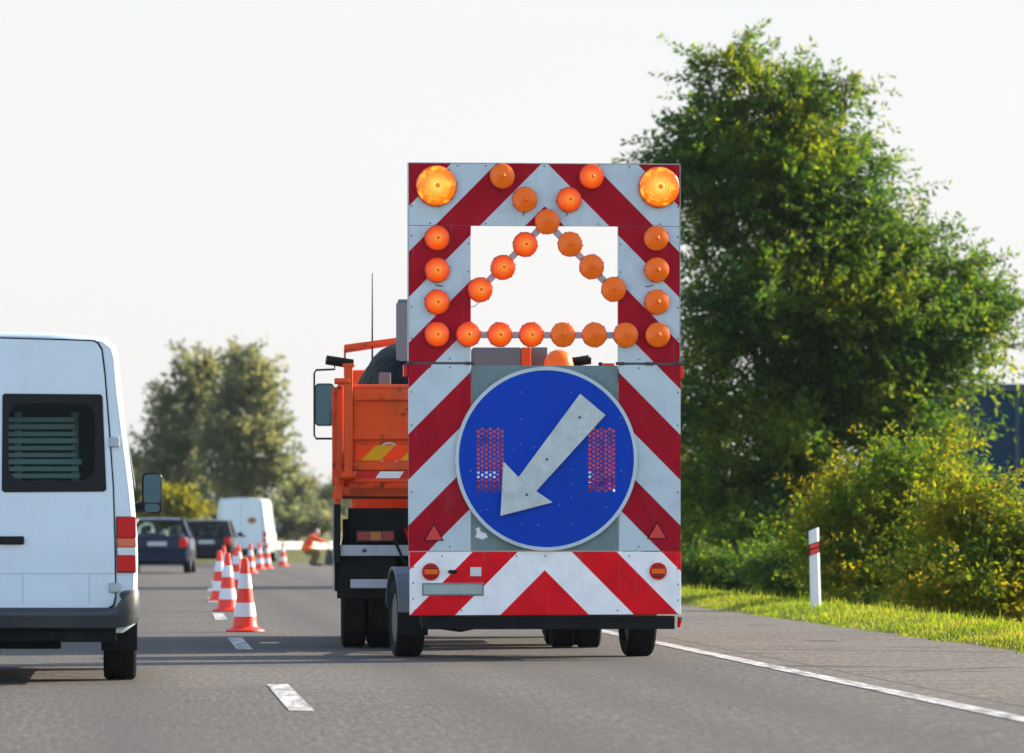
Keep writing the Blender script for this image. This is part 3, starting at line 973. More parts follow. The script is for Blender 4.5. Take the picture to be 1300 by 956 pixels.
# tailgate
b = MB()
b.box((tx(448.5), 0.03, tz(612)), (tx(765), 0.08, tz(490)))
for y0, y1, p in ((508, 494, 0.05), (558, 545, 0.05), (597, 586, 0.045), (612, 598, 0.03)):
    b.box((tx(448.6), 0.03 - p, tz(y0)), (tx(764.9), 0.03, tz(y1)))
b.tube([(tx(448.6), 0.02, tz(491.5)), (tx(753.4), 0.02, tz(491.5))], 0.028, 10)
tg = b.build('tailgate', 'truck_orange', tk, 0.006)
for s in (-1, 1):
    b = MB()
    cx = 0.5 * (tx(437) + tx(448)) * (-s) + (0.09 if s > 0 else 0)
    b.box((cx - 0.04, -0.04, tz(609)), (cx + 0.04, 0.1, tz(463)))
    b.box((cx - 0.055, -0.045, tz(466)), (cx + 0.055, 0.105, tz(461.5)))
    b.lathe([(0.03, -0.07), (0.03, 0.07)], (cx, -0.05, tz(604)), 'x', 10)
    b.lathe([(0.03, -0.07), (0.03, 0.07)], (cx + 0.06 * -s * -1, -0.03, tz(484)), 'x', 10)
    b.build('corner_post', 'truck_orange', tk, 0.006)
    b = MB()
    cx = 0.5 * (tx(424) + tx(434)) * (-s)
    b.tube([(cx, 0.06, tz(606)), (cx, 0.06, tz(640))], 0.03, 8)
    b.box((cx - 0.05, 0.0, tz(634)), (cx + 0.04, 0.1, tz(622)))
    b.build('tailgate_latch', 'truck_orange', tk)
b = MB()
b.box((tx(443), 0.1, tz(630)), (tx(759), 0.2, tz(613)))
b.build('rear_sill', 'truck_orange', tk, 0.006)
def diag(name, cols, per, slope, ph=0.0):
    m = mat(name, cols[0], 0.4)
    tc = N(m, 'ShaderNodeTexCoord'); s = N(m, 'ShaderNodeSeparateXYZ')
    L(m, tc.outputs['Object'], s.inputs[0])
    t = math_n(m, 'ADD', s.outputs[0], math_n(m, 'MULTIPLY', s.outputs[2], slope))
    k = math_n(m, 'LESS_THAN', math_n(m, 'FRACT', math_n(m, 'ADD', math_n(m, 'DIVIDE', t, per), ph)), 0.5)
    c = mix(m, k, cols[0], cols[1])
    f = noise(m, 12, 5, 0.7)
    c = mix(m, ramp(m, f, [(0.55, (0, 0, 0)), (0.8, (0.4, 0.4, 0.4))]), c, (0.15, 0.07, 0.02))
    BS(m).inputs['Specular IOR Level'].default_value = 0.1
    L(m, c, BS(m).inputs['Base Color'])
    M[name] = m
diag('hazard_strip', ((0.95, 0.06, 0.01), (0.7, 0.32, 0.012)), 0.36, -1.0, 0.7)
diag('red_white_strip', ((0.6, 0.02, 0.02), (0.7, 0.7, 0.72)), 0.44, -0.7, 0.55)
for a, b_ in ((452, 535), (667, 750)):
    t = MB(); t.box((tx(a), 0.022, tz(584.5)), (tx(b_), 0.0295, tz(565)))
    t.build('hazard_strip', 'hazard_strip', tk)
t = MB(); t.box((tx(450), -0.006, tz(607)), (tx(752), -0.0005, tz(598.5)))
t.build('reflective_strip', 'red_white_strip', tk)
plate('badge_ring', [circle(tx(494), tz(575.5), 14.3 / ST, 40), circle(tx(494), tz(575.5), 12.2 / ST, 40)], 0.0232, 0.006, 'ring_white', tk)
# chassis underneath
b = MB()
for s in (-1, 1):
    b.box((s * 0.42 - 0.05, 0.1, 0.78), (s * 0.42 + 0.05, 7.4, 1.05))
b.box((-1.15, 0.3, 0.85), (1.15, 0.5, 1.3))
b.box((-1.2, 0.42, 0.62), (-0.4, 0.6, 1.2)); b.box((0.4, 0.42, 0.62), (1.2, 0.6, 1.2))
b.box((-0.35, 1.9, 0.6), (0.35, 3.6, 1.2))
for y in (1.0, 2.35):
    b.tube([(-1.1, y, 0.5), (1.1, y, 0.5)], 0.09, 10)
    b.lathe([(0.05, -0.25), (0.26, -0.12), (0.26, 0.12), (0.05, 0.25)], (0, y, 0.5), 'x', 16)
b.tube([(-1.0, 6.4, 0.5), (1.0, 6.4, 0.5)], 0.07, 10)
b.build('chassis', 'chassis', tk, 0.008)
b = MB()
b.box((tx(432), 0.12, tz(706)), (tx(770), 0.2, tz(692)))
b.build('rear_bumper', 'truck_steel', tk, 0.008)
b = MB()
b.box((tx(445), 0.08, tz(747)), (tx(496), 0.12, tz(735.5)))
b.build('under_bar', 'truck_steel', tk, 0.006)
for a, b_ in ((428, 503), (699, 774)):
    t = MB()
    t.box((tx(a), 0.2, tz(760)), (tx(b_), 0.23, tz(707)))
    t.build('mud_flap', 'black', tk, 0.004)
for a, b_ in ((452, 503), (699, 750)):
    t = MB(); t.box((tx(a), 0.14, tz(689)), (tx(b_), 0.22, tz(672)))
    t = t.build('tail_lamp_box', 'black_trim', tk, 0.008)
    for k in range(3):
        l = MB(); w = (b_ - a - 4) / 3
        l.box((tx(a + 2 + k * w), 0.128, tz(686)), (tx(a + 1 + (k + 1) * w), 0.1395, tz(675)))
        l.build('lens', ('tail_lens', 'dull_amber', 'tail_lens')[k], t)
for s in (-1, 1):
    b = MB()
    b.box((min(1.22 * s, 1.28 * s), 0.1, tz(715)), (max(1.22 * s, 1.28 * s), 3.2, tz(640)))
    b.box((min(1.2 * s, 1.27 * s), 3.3, 0.5), (max(1.2 * s, 1.27 * s), 5.2, 0.95))
    b.build('side_guard', 'chassis', tk, 0.01)
b = MB(); b.box((-1.292, 0.15, tz(755)), (-1.281, 0.2, tz(640))); b.build('side_marker_strip', 'truck_steel', tk)
for y in (1.0, 2.35):
    for s in (-1, 1):
        for k in (0, 1):
            make_wheel(tk, s * (1.1 - 0.245 * k), y, 0.51, 0.225, 'chassis', s)
for s in (-1, 1):
    make_wheel(tk, s * 1.02, 6.4, 0.51, 0.29, 'chassis', s)
for x0, sag, m_ in ((-0.75, 0.5, 'black'), (-0.62, 0.42, 'red_lens'), (-0.5, 0.55, 'black')):
    b = MB(); b.tube([(x0, 0.3, 1.1), (x0 + 0.05, 0.05, 0.95), (x0 + 0.14, -0.02, 0.95 - sag * 0.4), (x0 + 0.3, 0.05, 0.9), (x0 + 0.34, 0.3, 1.0)], 0.016, 6); b.build('hose', m_, tk)
for x in (-1.0, -0.3, 0.35, 1.0):
    b = MB(); b.lathe([(0.02, 0), (0.018, -0.015), (0.006, -0.02)], (x, 0.119, tz(699)), 'y', 8); b.build('bumper_bolt', 'dark_bolt', tk)
# load under a black tarp
def lump(c, rad, seed, amp=0.12, n=28, m_=16, pw=0.8):
    rr = random.Random(seed)
    ph = [rr.uniform(0, 6.28) for _ in range(8)]
    rings = []
    for j in range(m_ + 1):
        t = math.pi * (j + 0.001) / (m_ + 0.002) 
        ring = []
        for i in range(n):
            a = 2 * math.pi * i / n
            st = math.copysign(abs(math.sin(t)) ** pw, math.sin(t))
            k = 1 + amp * (math.sin(3 * a + ph[0] + 2 * t) + 0.6 * math.sin(5 * a + ph[1] - 3 * t) + 0.4 * math.sin(9 * a + ph[2] + 5 * t)) * 0.5
            ring.append((c[0] + rad[0] * st * math.cos(a) * k, c[1] + rad[1] * st * math.sin(a) * k, c[2] + rad[2] * math.cos(t) * (0.85 + 0.15 * k)))
        rings.append(ring)
    return rings
b = MB()
b.loft(lump((-0.5, 2.0, 2.3), (0.56, 1.4, 0.6), 3, 0.12), True, True, True)
b.loft(lump((0.45, 2.6, 2.05), (0.7, 1.4, 0.42), 5, 0.14), True, True, True)
b.build('tarp_load', 'tarp', tk)
b = MB(); b.box((tx(482), 0.5, tz(487)), (tx(497), 0.75, tz(471))); b.build('load_block', 'load_grey', tk, 0.01)
b = MB()
S2 = F / 53.4
px_ = lambda p: (p - VX) / S2 - tk.location.x - 1.1 * math.sin(TYAW)
b.box((px_(503), 1.0, 1.6), (px_(526), 1.2, EYE + (VY - 384) / S2))
b.box((px_(505), 1.02, EYE + (VY - 384) / S2), (px_(524), 1.18, EYE + (VY - 380) / S2))
paint('post_steel', (0.15, 0.185, 0.195), (0.1, 0.1, 0.1), 0.5, 0)
b.build('crane_post', 'post_steel', tk, 0.015)
b = MB()
b.box((px_(600), 1.1, 2.3), (px_(661), 1.7, EYE + (VY - 441) / S2)); b.build('tool_box', 'load_grey', tk, 0.01)
b = MB(); b.box((px_(661.5), 1.1, 2.3), (px_(674), 1.5, EYE + (VY - 441) / S2)); b.build('tool_crate', 'truck_orange', tk, 0.01)
b = MB(); b.box((px_(674.5), 1.3, 2.3), (px_(696), 1.8, EYE + (VY - 440) / S2)); b.build('tool_box', 'load_grey', tk, 0.01)
# rotating beacon on a short mast
bx = px_(709)
b = MB(); b.lathe([(0.03, 2.2), (0.03, 2.52), (0.15, 2.53), (0.15, 2.56)], (bx, 1.1, 0), 'z', 20); bo = b.build('beacon', 'black', tk)
b = MB(); b.lathe([(0.145, 2.56), (0.143, 2.64), (0.125, 2.71), (0.085, 2.765), (0.03, 2.79)], (bx, 1.1, 0), 'z', 24); b.build('beacon_dome', 'lamp_unlit', bo)
b = MB(); b.tube([(px_(728), 1.4, EYE + (VY - 457) / S2), (px_(752), 1.4, EYE + (VY - 457) / S2)], 0.035, 10); b.tube([(px_(764), 1.4, 2.3), (px_(764), 1.4, EYE + (VY - 459) / S2)], 0.02, 8)
b.build('load_pipe', 'black', tk)
# cab
b = MB()
prof = [(5.1, 0.75), (7.35, 0.6), (7.4, 1.5), (7.15, 2.65), (6.9, 2.75), (5.15, 2.72)]
n = len(prof)
v = [(-1.1, y, z) for y, z in prof] + [(1.1, y, z) for y, z in prof]
b.add(v, [tuple(range(n)), tuple(range(2 * n - 1, n - 1, -1))] + [(i, (i + 1) % n, (i + 1) % n + n, i + n) for i in range(n)], False)
cab = b.build('cab', 'truck_orange', tk, 0.04)
b = MB()
b.box((-0.98, 7.32, 1.62), (0.98, 7.36, 2.5), (-0.94, 0.94, 7.2, 7.24)); b.build('windscreen', 'tinted_glass', cab)
for s in (-1, 1):
    b = MB(); b.box((min(1.1 * s, 1.112 * s), 5.9, 1.65), (max(1.1 * s, 1.112 * s), 7.0, 2.45)); b.build('side_window', 'tinted_glass', cab)
b = MB()
S3 = F / 58.6
qx = lambda p: (p - VX) / S3 - tk.location.x - 6.3 * math.sin(TYAW)
qz = lambda p: EYE - (p - VY) / S3
b.add([(qx(437), 6.3, qz(437.5)), (qx(515), 6.3, qz(427)), (qx(588), 6.3, qz(427)), (qx(437), 6.9, qz(440)), (qx(515), 6.9, qz(429)), (qx(588), 6.9, qz(429)),
       (qx(437), 6.3, qz(443.5)), (qx(515), 6.3, qz(432)), (qx(588), 6.3, qz(432)), (qx(437), 6.9, qz(446)), (qx(515), 6.9, qz(434)), (qx(588), 6.9, qz(434))],
      [(0, 1, 4, 3), (1, 2, 5, 4), (6, 9, 10, 7), (7, 10, 11, 8), (0, 6, 7, 1), (1, 7, 8, 2), (3, 4, 10, 9), (4, 5, 11, 10), (0, 3, 9, 6), (2, 8, 11, 5)], False)
for x in (qx(438), qx(510), qx(585)):
    b.tube([(x, 6.6, 2.7), (x, 6.6, qz(440))], 0.012, 6)
b.build('roof_visor', 'truck_orange', cab)
b = MB(); b.tube([(qx(473), 6.6, 2.74), (qx(473), 6.6, qz(345))], [0.012, 0.005], 6); b.build('antenna', 'black', cab)
for s in (-1, 1):
    mx = qx(412) if s < 0 else -qx(412)
    b = MB()
    b.tube([(-1.08 * -s, 6.3, qz(462)), (mx + 0.02 * -s, 6.25, qz(457))], 0.05, 10)
    w = 0.105
    b.tube([(mx + w * -s, 6.25, qz(457)), (mx + w * -s, 6.22, qz(469)), (mx - w * -s * 0.8, 6.2, qz(470)), (mx - w * -s, 6.2, qz(474)), (mx - w * -s, 6.2, qz(553)), (mx - w * -s * 0.8, 6.2, qz(557)), (mx + w * -s, 6.22, qz(557)), (1.1 * s, 6.25, qz(553))], 0.011, 6)
    mo = b.build('mirror_arm', 'black', cab)
    b = MB()
    rg = []
    outl = rrect(mx - 0.1, mx + 0.1, qz(541), qz(487), 0.045)
    b.prism(outl, 6.15, 6.24); b.build('mirror_housing', 'black_trim', mo, 0.01)
    b = MB(); b.prism(rrect(mx - 0.088, mx + 0.088, qz(539.5), qz(488.5), 0.04), 6.142, 6.149); mg = b.build('mirror_glass', 'mirror', mo)

# ------------------------------------------------------------------ vans
VP = [(0.9, 0.36), (0.985, 0.42), (1.0, 0.6), (1.005, 0.85), (1.0, 1.06), (0.968, 1.42), (0.922, 1.78), (0.882, 2.1), (0.862, 2.34), (0.84, 2.405), (0.775, 2.452), (0.4, 2.485), (0.0, 2.492)]
def van_ring(y, sx=1.0, ztop=2.506, inset=0.0):
    half = []
    for x, z in VP:
        zz = z if z < 1.06 else 1.06 + (z - 1.06) * (ztop - 1.06) / (2.506 - 1.06)
        half.append((max(x * sx - inset, 0), zz - (inset if z > 1.3 else 0)))
    return [(x, y, z) for x, z in half] + [(-x, y, z) for x, z in half[-2::-1]]
def make_van(label, loc, rz, windows):
    t = thing('panel_van', label, 'van', loc, rz)
    b = MB()
    b.loft([van_ring(0, 1, 2.506, 0.03), van_ring(0.02, 1, 2.506, 0.012), van_ring(0.06), van_ring(1.5), van_ring(3.3), van_ring(3.75, 1, 2.44), van_ring(4.1, 0.995, 2.25),
            van_ring(4.75, 0.97, 1.45), van_ring(5.3, 0.93, 1.18), van_ring(5.5, 0.85, 1.08)], False, False, True)
    body = b.build('body', 'van_white', t, sharp=50)
    half = [(x - 0.031, z - (0.031 if z > 1.3 else 0)) for x, z in VP[:-1]] + [(0, 2.461)]
    outline = half + [(-x, z) for x, z in half[-2::-1]]
    opening = [(0.80, 0.6), (0.82, 1.2), (0.76, 1.95), (0.71, 2.3), (-0.71, 2.3), (-0.76, 1.95), (-0.82, 1.2), (-0.80, 0.6)]
    plate('rear_frame', [outline, opening], 0.004, 0.01, 'van_white', body)
    for s in (1, -1):
        dr = [(0.005, 0.535), (0.79, 0.535), (0.83, 0.56), (0.843, 0.62), (0.838, 1.0), (0.825, 1.4), (0.80, 1.75), (0.765, 2.2), (0.745, 2.36), (0.715, 2.41), (0.68, 2.425), (0.005, 2.445)]
        dr = [(x * s, z) for x, z in dr]
        hole = [(x * s, z) for x, z in rrect(0.085, 0.71, 1.42, 2.0, 0.09)]
        loops = [dr] + ([hole] if windows else [])
        d = plate('rear_door', loops, -0.014, 0.017, 'van_white', t, 0.006)
        grow = lambda q, k: [((x * s + (k if x * s > 0.3 else -k * 0.2)) * s, z + (k if z > 1.5 else -k)) for x, z in q]
        plate('door_seal', [grow(dr, 0.011), grow(dr, -0.03)], -0.0015, 0.004, 'black_trim', d)
        if windows:
            sur = [(x * s, z) for x, z in [(0.04, 1.37), (0.06, 1.355), (0.765, 1.36), (0.782, 1.375), (0.755, 2.03), (0.742, 2.05), (0.06, 2.055), (0.045, 2.04)]]
            w = plate('window_surround', [sur, [(x * s, z) for x, z in rrect(0.09, 0.7, 1.44, 1.985, 0.1)]], -0.019, 0.005, 'black_trim', d)
            p = MB(); p.prism([(x * s, z) for x, z in rrect(0.086, 0.705, 1.435, 1.99, 0.1)], -0.012, -0.008); p.build('pane', 'window_glass', d)
        else:
            p = MB(); p.prism([(x * s, z) for x, z in rrect(0.08, 0.68, 1.95, 2.25, 0.03)], -0.018, -0.0141); p.build('blank_window_panel', 'van_white', d)
        # pressed ribs and seams
        q = MB()
        q.box((min(0.03 * s, 0.84 * s), -0.0155, 0.777), (max(0.03 * s, 0.84 * s), -0.0141, 0.783))
        for x in (0.19, 0.66): q.box((x * s - 0.002, -0.0155, 0.56), (x * s + 0.002, -0.0141, 0.776))
        q.build('door_seam', 'seam_grey', d)
        h = MB()
        for z in (1.71, 0.68):
            h.box((min(0.80 * s, 0.875 * s) , -0.034, z - 0.035), (max(0.80 * s, 0.875 * s), -0.015, z + 0.035))
        h.build('hinge', 'galvanised', d, 0.008)
        # lamp cluster at the corner
        tl = MB()
        def seg(z0, z1, x1a, x1b):
            q = [(0.856 * s, z0), (x1a * s, z0), (x1b * s, z1), (0.85 * s, z1)]
            return q
        tl.prism(seg(0.785, 1.185, 0.99, 0.985), -0.012, 0.06)
        lm = tl.build('tail_lamp', 'black_trim', t, 0.006)
        for z0, z1, mm in ((0.79, 0.905, 'red_lens'), (0.908, 0.965, 'clear_lens'), (0.968, 1.03, 'pale_amber'), (1.033, 1.18, 'red_lens')):
            q = MB(); q.prism([(0.86 * s, z0), (0.993 * s, z0), (0.99 * s, z1), (0.857 * s, z1)], -0.022, 0.055)
            q.build('lens', mm, lm, 0.006)
    hd = MB(); hd.box((0.02, -0.045, 0.985), (0.2, -0.0145, 1.045)); hd.build('door_handle', 'black_trim', t, 0.012)
    npl = MB(); npl.box((-0.62, -0.022, 0.86), (-0.1, -0.0145, 0.97)); npl.build('number_plate', 'plate', t, 0.003)
    # bumper: wraps round the corners, which rise to the lamps
    half = [(0.0, -0.12, 0.395, 0.528), (0.78, -0.12, 0.395, 0.528), (0.855, -0.112, 0.395, 0.545), (0.895, -0.1, 0.4, 0.6), (0.925, -0.088, 0.405, 0.645), (0.965, -0.06, 0.415, 0.662),
            (1.0, -0.01, 0.43, 0.665), (1.016, 0.06, 0.44, 0.665), (1.018, 0.72, 0.44, 0.66)]
    st = [(-x, y, a_, c_) for x, y, a_, c_ in half[:0:-1]] + half
    b = MB()
    rings = []
    for x, y, z0, z1 in st:
        k = 1 if abs(x) > 0.9 else 0
        ix, iy = x * (0.93 if k else 1.0), (y + 0.14 if abs(x) < 0.95 else y + 0.09)
        zm = z0 + 0.07
        rings.append([(x * 0.99, y + 0.012, z0), (x, y, z0 + 0.02), (x, y, zm), (x, y - 0.008, zm + 0.012), (x, y - 0.006, z1 - 0.02), (x * 0.992, y + 0.012, z1), (ix, iy, z1), (ix, iy, z0)])
    b.loft(rings, True, True, True)
    b.build('rear_bumper', 'bumper_plastic', t, sharp=40)
    b = MB()
    b.box((-0.85, 0.0, 0.3), (0.85, 5.0, 0.42)); b.box((-0.55, 0.3, 0.24), (0.45, 0.9, 0.31))
    b.tube([(0.38, -0.06, 0.33), (0.38, 1.2, 0.33)], 0.03, 8)
    b.lathe([(0.02, 0.18), (0.05, 0.2), (0.05, 0.24), (0.03, 0.3)], (-0.02, -0.03, 0), 'z', 12)
    b.tube([(-0.8, 1.15, 0.33), (0.8, 1.15, 0.33)], 0.06, 10)
    b.build('underbody', 'chassis', t)
    for s in (1, -1):
        make_wheel(t, 0.875 * s, 1.15, 0.34, 0.24, 'galvanised', s)
        make_wheel(t, 0.875 * s, 4.45, 0.34, 0.22, 'galvanised', s)
        f = MB(); f.box((min(0.74 * s, 1.0 * s), 0.74, 0.22), (max(0.74 * s, 1.0 * s), 0.755, 0.55)); f.build('mud_flap', 'black', t)
        mr = MB()
        mr.tube([(0.93 * s, 4.25, 1.25), (1.07 * s, 4.2, 1.28)], 0.045, 8)
        mr.prism([(x * s, z) for x, z in rrect(1.035, 1.195, 1.22, 1.54, 0.045)], 4.13, 4.26)
        mo = mr.build('wing_mirror', 'black_trim', t, 0.015)
        g = MB(); g.prism([(x * s, z) for x, z in rrect(1.05, 1.182, 1.305, 1.525, 0.03)], 4.122, 4.1295); g.build('mirror_glass', 'mirror', mo)
        g = MB(); g.prism([(x * s, z) for x, z in rrect(1.06, 1.175, 1.232, 1.295, 0.025)], 4.122, 4.1295); g.build('mirror_glass', 'mirror', mo)
        w = MB()
        w.add([(0.985 * s, 3.55, 1.45), (0.985 * s, 4.4, 1.4), (0.95 * s, 4.25, 1.62), (0.885 * s, 3.75, 2.05), (0.89 * s, 3.55, 2.05)], [(0, 1, 2, 3, 4)]); w.build('side_window', 'tinted_glass', body)
    w = MB(); w.add([(-0.9, 4.76, 1.5), (0.9, 4.76, 1.5), (0.76, 4.05, 2.3), (-0.76, 4.05, 2.3)], [(0, 1, 2, 3)]); w.build('windscreen', 'tinted_glass', body)
    bk = MB(); bk.box((-0.85, 1.4, 0.5), (0.85, 1.42, 2.35), (-0.65, 0.65, 1.4, 1.42)); bk.box((-0.9, 0.03, 0.45), (0.9, 4.0, 0.5)); bk.build('bulkhead', 'interior', t)
    return t
M['seam_grey'] = mat('seam_grey', (0.42, 0.45, 0.48), 0.5)
M['pale_amber'] = mat('pale_amber', (0.7, 0.13, 0.05), 0.2)
V1 = 40.3
v1 = make_van('white panel van with dark rear windows, nearest vehicle behind', (at(-5, V1), V1, 0), 0, True)
v1['label'] = 'white panel van with black-framed rear window in the left lane, nearest vehicle'
# the stack of pale slats seen through its window: cargo of its own
b = MB()
rs = random.Random(4)
for k in range(9):
    z = 1.46 + k * 0.05
    o_ = rs.uniform(-0.02, 0.02)
    b.box((0.02 + o_, 0.35 + rs.uniform(0, 0.05), z), (0.6 - 0.008 * k + o_, 0.95, z + 0.034 + rs.uniform(-0.006, 0.004)))
    b.box((-0.7, 0.36, z), (0.0 + o_, 0.9, z + 0.03))
for x in (-0.55, -0.1, 0.12, 0.53):
    b.box((x, 0.5, 0.5), (x + 0.05, 0.55, 1.93))
sl = b.build('slat_stack', 'board')
sl.location = v1.location
tag(sl, 'stack of pale green slats inside the near white van, seen through its window', 'cargo')

V2 = 214
v2 = make_van('white panel van with windowless rear doors and brown oval emblem, far ahead', (at(306, V2), V2, 0), R(-6.0), False)
v2.scale = (0.98, 1, 0.97)
e = MB()
ell = [(0.42 + 0.17 * math.cos(a), 1.62 + 0.12 * math.sin(a)) for a in np.linspace(0, 2 * math.pi, 25)[:-1]]
e.prism(ell, -0.02, -0.0145)
M['emblem_brown'] = mat('emblem_brown', (0.3, 0.13, 0.05), 0.6)
e.build('emblem', 'emblem_brown', v2)

# ------------------------------------------------------------------ cars
def car_ring(y, hw, z0, z1, n=7):
    """rounded lower-body section"""
    out = []
    zm = (z0 + z1) / 2
    for x, z in ((0.0, z0), (0.8, z0), (0.95, z0 + 0.06), (1.0, zm), (0.985, z1 - 0.1), (0.93, z1 - 0.02), (0.8, z1), (0.0, z1 + 0.015)):
        out.append((x * hw, y, z))
    return out + [(-x, y, z) for x, y, z in out[-2:0:-1]]
def make_car(name, label, cat, loc, rz, paintm, estate):
    t = thing(name, label, cat, loc, rz)
    b = MB()
    belt = 0.98
    if estate:
        st = [(-0.02, 0.7, 0.42, 0.9), (0.0, 0.8, 0.33, 0.97), (0.15, 0.86, 0.25, belt), (1.2, 0.885, 0.22, belt), (2.9, 0.885, 0.22, belt), (3.5, 0.87, 0.22, 0.93), (4.1, 0.82, 0.25, 0.8), (4.3, 0.68, 0.3, 0.66)]
    else:
        st = [(-0.02, 0.68, 0.42, 0.9), (0.0, 0.78, 0.33, 0.99), (0.15, 0.85, 0.25, 1.01), (0.6, 0.88, 0.22, 1.0), (1.4, 0.89, 0.22, belt), (3.1, 0.89, 0.22, belt), (3.6, 0.87, 0.22, 0.93), (4.4, 0.82, 0.25, 0.78), (4.55, 0.66, 0.3, 0.62)]
    b.loft([car_ring(*s) for s in st], True, True, True)
    body = b.build('body', paintm, t, sharp=50)
    yr0, yr1, yf1, yf0 = (0.1, 0.35, 2.3, 3.2) if estate else (0.6, 1.15, 2.5, 3.3)
    zr = 1.49 if estate else 1.45
    hb, ht = 0.80, 0.60
    if estate: ht = 0.66
    # greenhouse: glass walls, roof, pillars
    base = [(-hb, yr0, belt), (hb, yr0, belt), (hb, yf0, belt), (-hb, yf0, belt)]
    top = [(-ht, yr1, zr), (ht, yr1, zr), (ht, yf1, zr), (-ht, yf1, zr)]
    names = ('rear_window', 'side_window', 'windscreen', 'side_window')
    gm = 'tinted_glass' if estate else 'window_glass'
    for i in range(4):
        j = (i + 1) % 4
        g = MB(); g.add([base[i], base[j], top[j], top[i]], [(0, 1, 2, 3)]); g.build(names[i], gm, body)
    r_ = MB()
    rg = []
    for y, sx, z in ((yr1 - 0.06, 0.97, zr - 0.012), (yr1 + 0.05, 1.0, zr + 0.02), ((yr1 + yf1) / 2, 1.0, zr + 0.04), (yf1 - 0.05, 1.0, zr + 0.02), (yf1 + 0.06, 0.97, zr - 0.01)):
        w = (ht + 0.03) * sx
        rg.append([(w, y, z - 0.035), (w * 0.95, y, z), (w * 0.5, y, z + 0.015), (-w * 0.5, y, z + 0.015), (-w * 0.95, y, z), (-w, y, z - 0.035)])
    r_.loft(rg, True, True, True)
    r_.build('roof', paintm, body)
    for s in (-1, 1):
        for pa, pb, r0 in (((s * (hb + 0.02), yr0 - 0.03, belt - 0.02), (s * (ht + 0.01), yr1, zr), 0.055), ((s * (hb + 0.01), yf0, belt - 0.02), (s * (ht + 0.01), yf1, zr), 0.035),
                           ((s * (hb + 0.005), (yr1 + yf1) / 2, belt - 0.02), (s * (ht + 0.01), (yr1 + yf1) / 2, zr), 0.04)):
            p = MB(); p.tube([pa, pb], r0, 8); p.build('pillar', paintm, body)
    for s in (-1, 1):
        make_wheel(t, s * 0.78, 0.85, 0.31, 0.2, 'galvanised', s)
        make_wheel(t, s * 0.78, 3.55 if not estate else 3.4, 0.31, 0.2, 'galvanised', s)
        l = MB(); z0, z1 = (0.7, 0.96)
        l.prism([(s * 0.58, z0), (s * 0.80, z0), (s * 0.815, (z0 + z1) / 2), (s * 0.77, z1), (s * 0.6, z1)], -0.035, 0.13)
        l.build('tail_lamp', 'red_lens', t, 0.02)
        mr = MB(); mr.prism([(s * x, z) for x, z in rrect(0.88, 1.05, 0.98, 1.12, 0.04)], yf0 - 0.35, yf0 - 0.22); mr.build('wing_mirror', paintm, t, 0.02)
    n = MB(); n.box((-0.26, -0.034, 0.74), (0.26, -0.021, 0.855)); n.build('number_plate', 'plate', t)
    bp = MB(); bp.plan([(-0.84, 0.3), (-0.82, 0.0), (-0.7, -0.07), (0.7, -0.07), (0.82, 0.0), (0.84, 0.3)], 0.3, 0.58); bp.build('rear_bumper', paintm, t, 0.04)
    q = MB()
    for x in (-0.42, 0.0, 0.42):
        q.box((x - 0.17, 1.35, 0.8), (x + 0.17, 1.5, 1.08))
        q.box((x - 0.11, 1.36, 1.1), (x + 0.11, 1.46, 1.25))
    for x in (-0.4, 0.4):
        q.box((x - 0.2, 2.25, 0.6), (x + 0.2, 2.4, 1.1)); q.box((x - 0.12, 2.27, 1.12), (x + 0.12, 2.37, 1.3))
    q.build('seat', 'seat_cloth', t, 0.04)
    return t
S_ = 153.5
sed = make_car('saloon_car', 'dark blue saloon car with roof aerial, just beyond the near white van', 'car', (at(199.5, S_), S_, 0), R(-3.2), 'sedan_blue', False)
a_ = MB(); a_.tube([(0, 1.2, 1.47), (0, 1.1, 1.95)], [0.012, 0.006], 6); a_.build('aerial', 'black', sed)
E_ = 188
make_car('estate_car', 'near-black estate car with tinted rear window, between the blue car and the far white van', 'car', (at(262, E_), E_, 0), R(-4), 'estate_dark', True)

# ------------------------------------------------------------------ traffic cones
def make_cone():
    t = thing('traffic_cone', 'x', 'cone', (0, 0, 0), 0, 'orange and white traffic cones along the lane line')
    H = 0.8
    rad = lambda z: 0.135 + (0.034 - 0.135) * (z - 0.05) / (H - 0.05)
    b = MB()
    prof = [(0.145, 0.045)] + [(rad(z), z) for z in np.linspace(0.07, H - 0.01, 8)] + [(0.024, H), (0.02, H - 0.02)]
    b.lathe(prof, (0, 0, 0), 'z', 28); b.build('cone_body', 'cone_orange', t)
    b = MB(); b.lathe([(0.2, 0.0), (0.215, 0.008), (0.21, 0.024), (0.17, 0.036), (0.148, 0.05), (0.13, 0.06)], (0, 0, 0), 'z', 28); b.build('base', 'cone_orange', t)
    for z0, z1 in ((0.165, 0.315), (0.47, 0.63)):
        b = MB(); b.lathe([(rad(z0) + 0.001, z0), (rad(z0) + 0.004, z0), (rad(z1) + 0.004, z1), (rad(z1) + 0.001, z1)], (0, 0, 0), 'z', 28, close=False)
        b.build('reflective_band', 'band_white', t)
    return t
cone0 = make_cone()
CONES = [(311, 61.7, 'nearest orange and white traffic cone, standing alone by the lane dash'),
         (289, 78.0, 'second nearest traffic cone, half a cone left of the nearest one'),
         (278.5, 90.0, 'traffic cone partly hidden behind the second nearest cone, on its left'),
         (299, 112, 'traffic cone peeping out behind the second nearest cone, on its right'),
         (303, 138, 'traffic cone in front of the dark estate car tail lamp, right of the near group'),
         (318, 155, 'traffic cone in front of the far white van, leftmost of the three there'),
         (329.5, 172, 'traffic cone in front of the far white van, middle of the three there'),
         (339, 176, 'traffic cone under the right tail lamp of the far white van'),
         (359, 188, 'farthest traffic cone, alone right of the far white van'),
         (284, 126, 'traffic cone mostly hidden behind the near group, beside the dark estate car')]
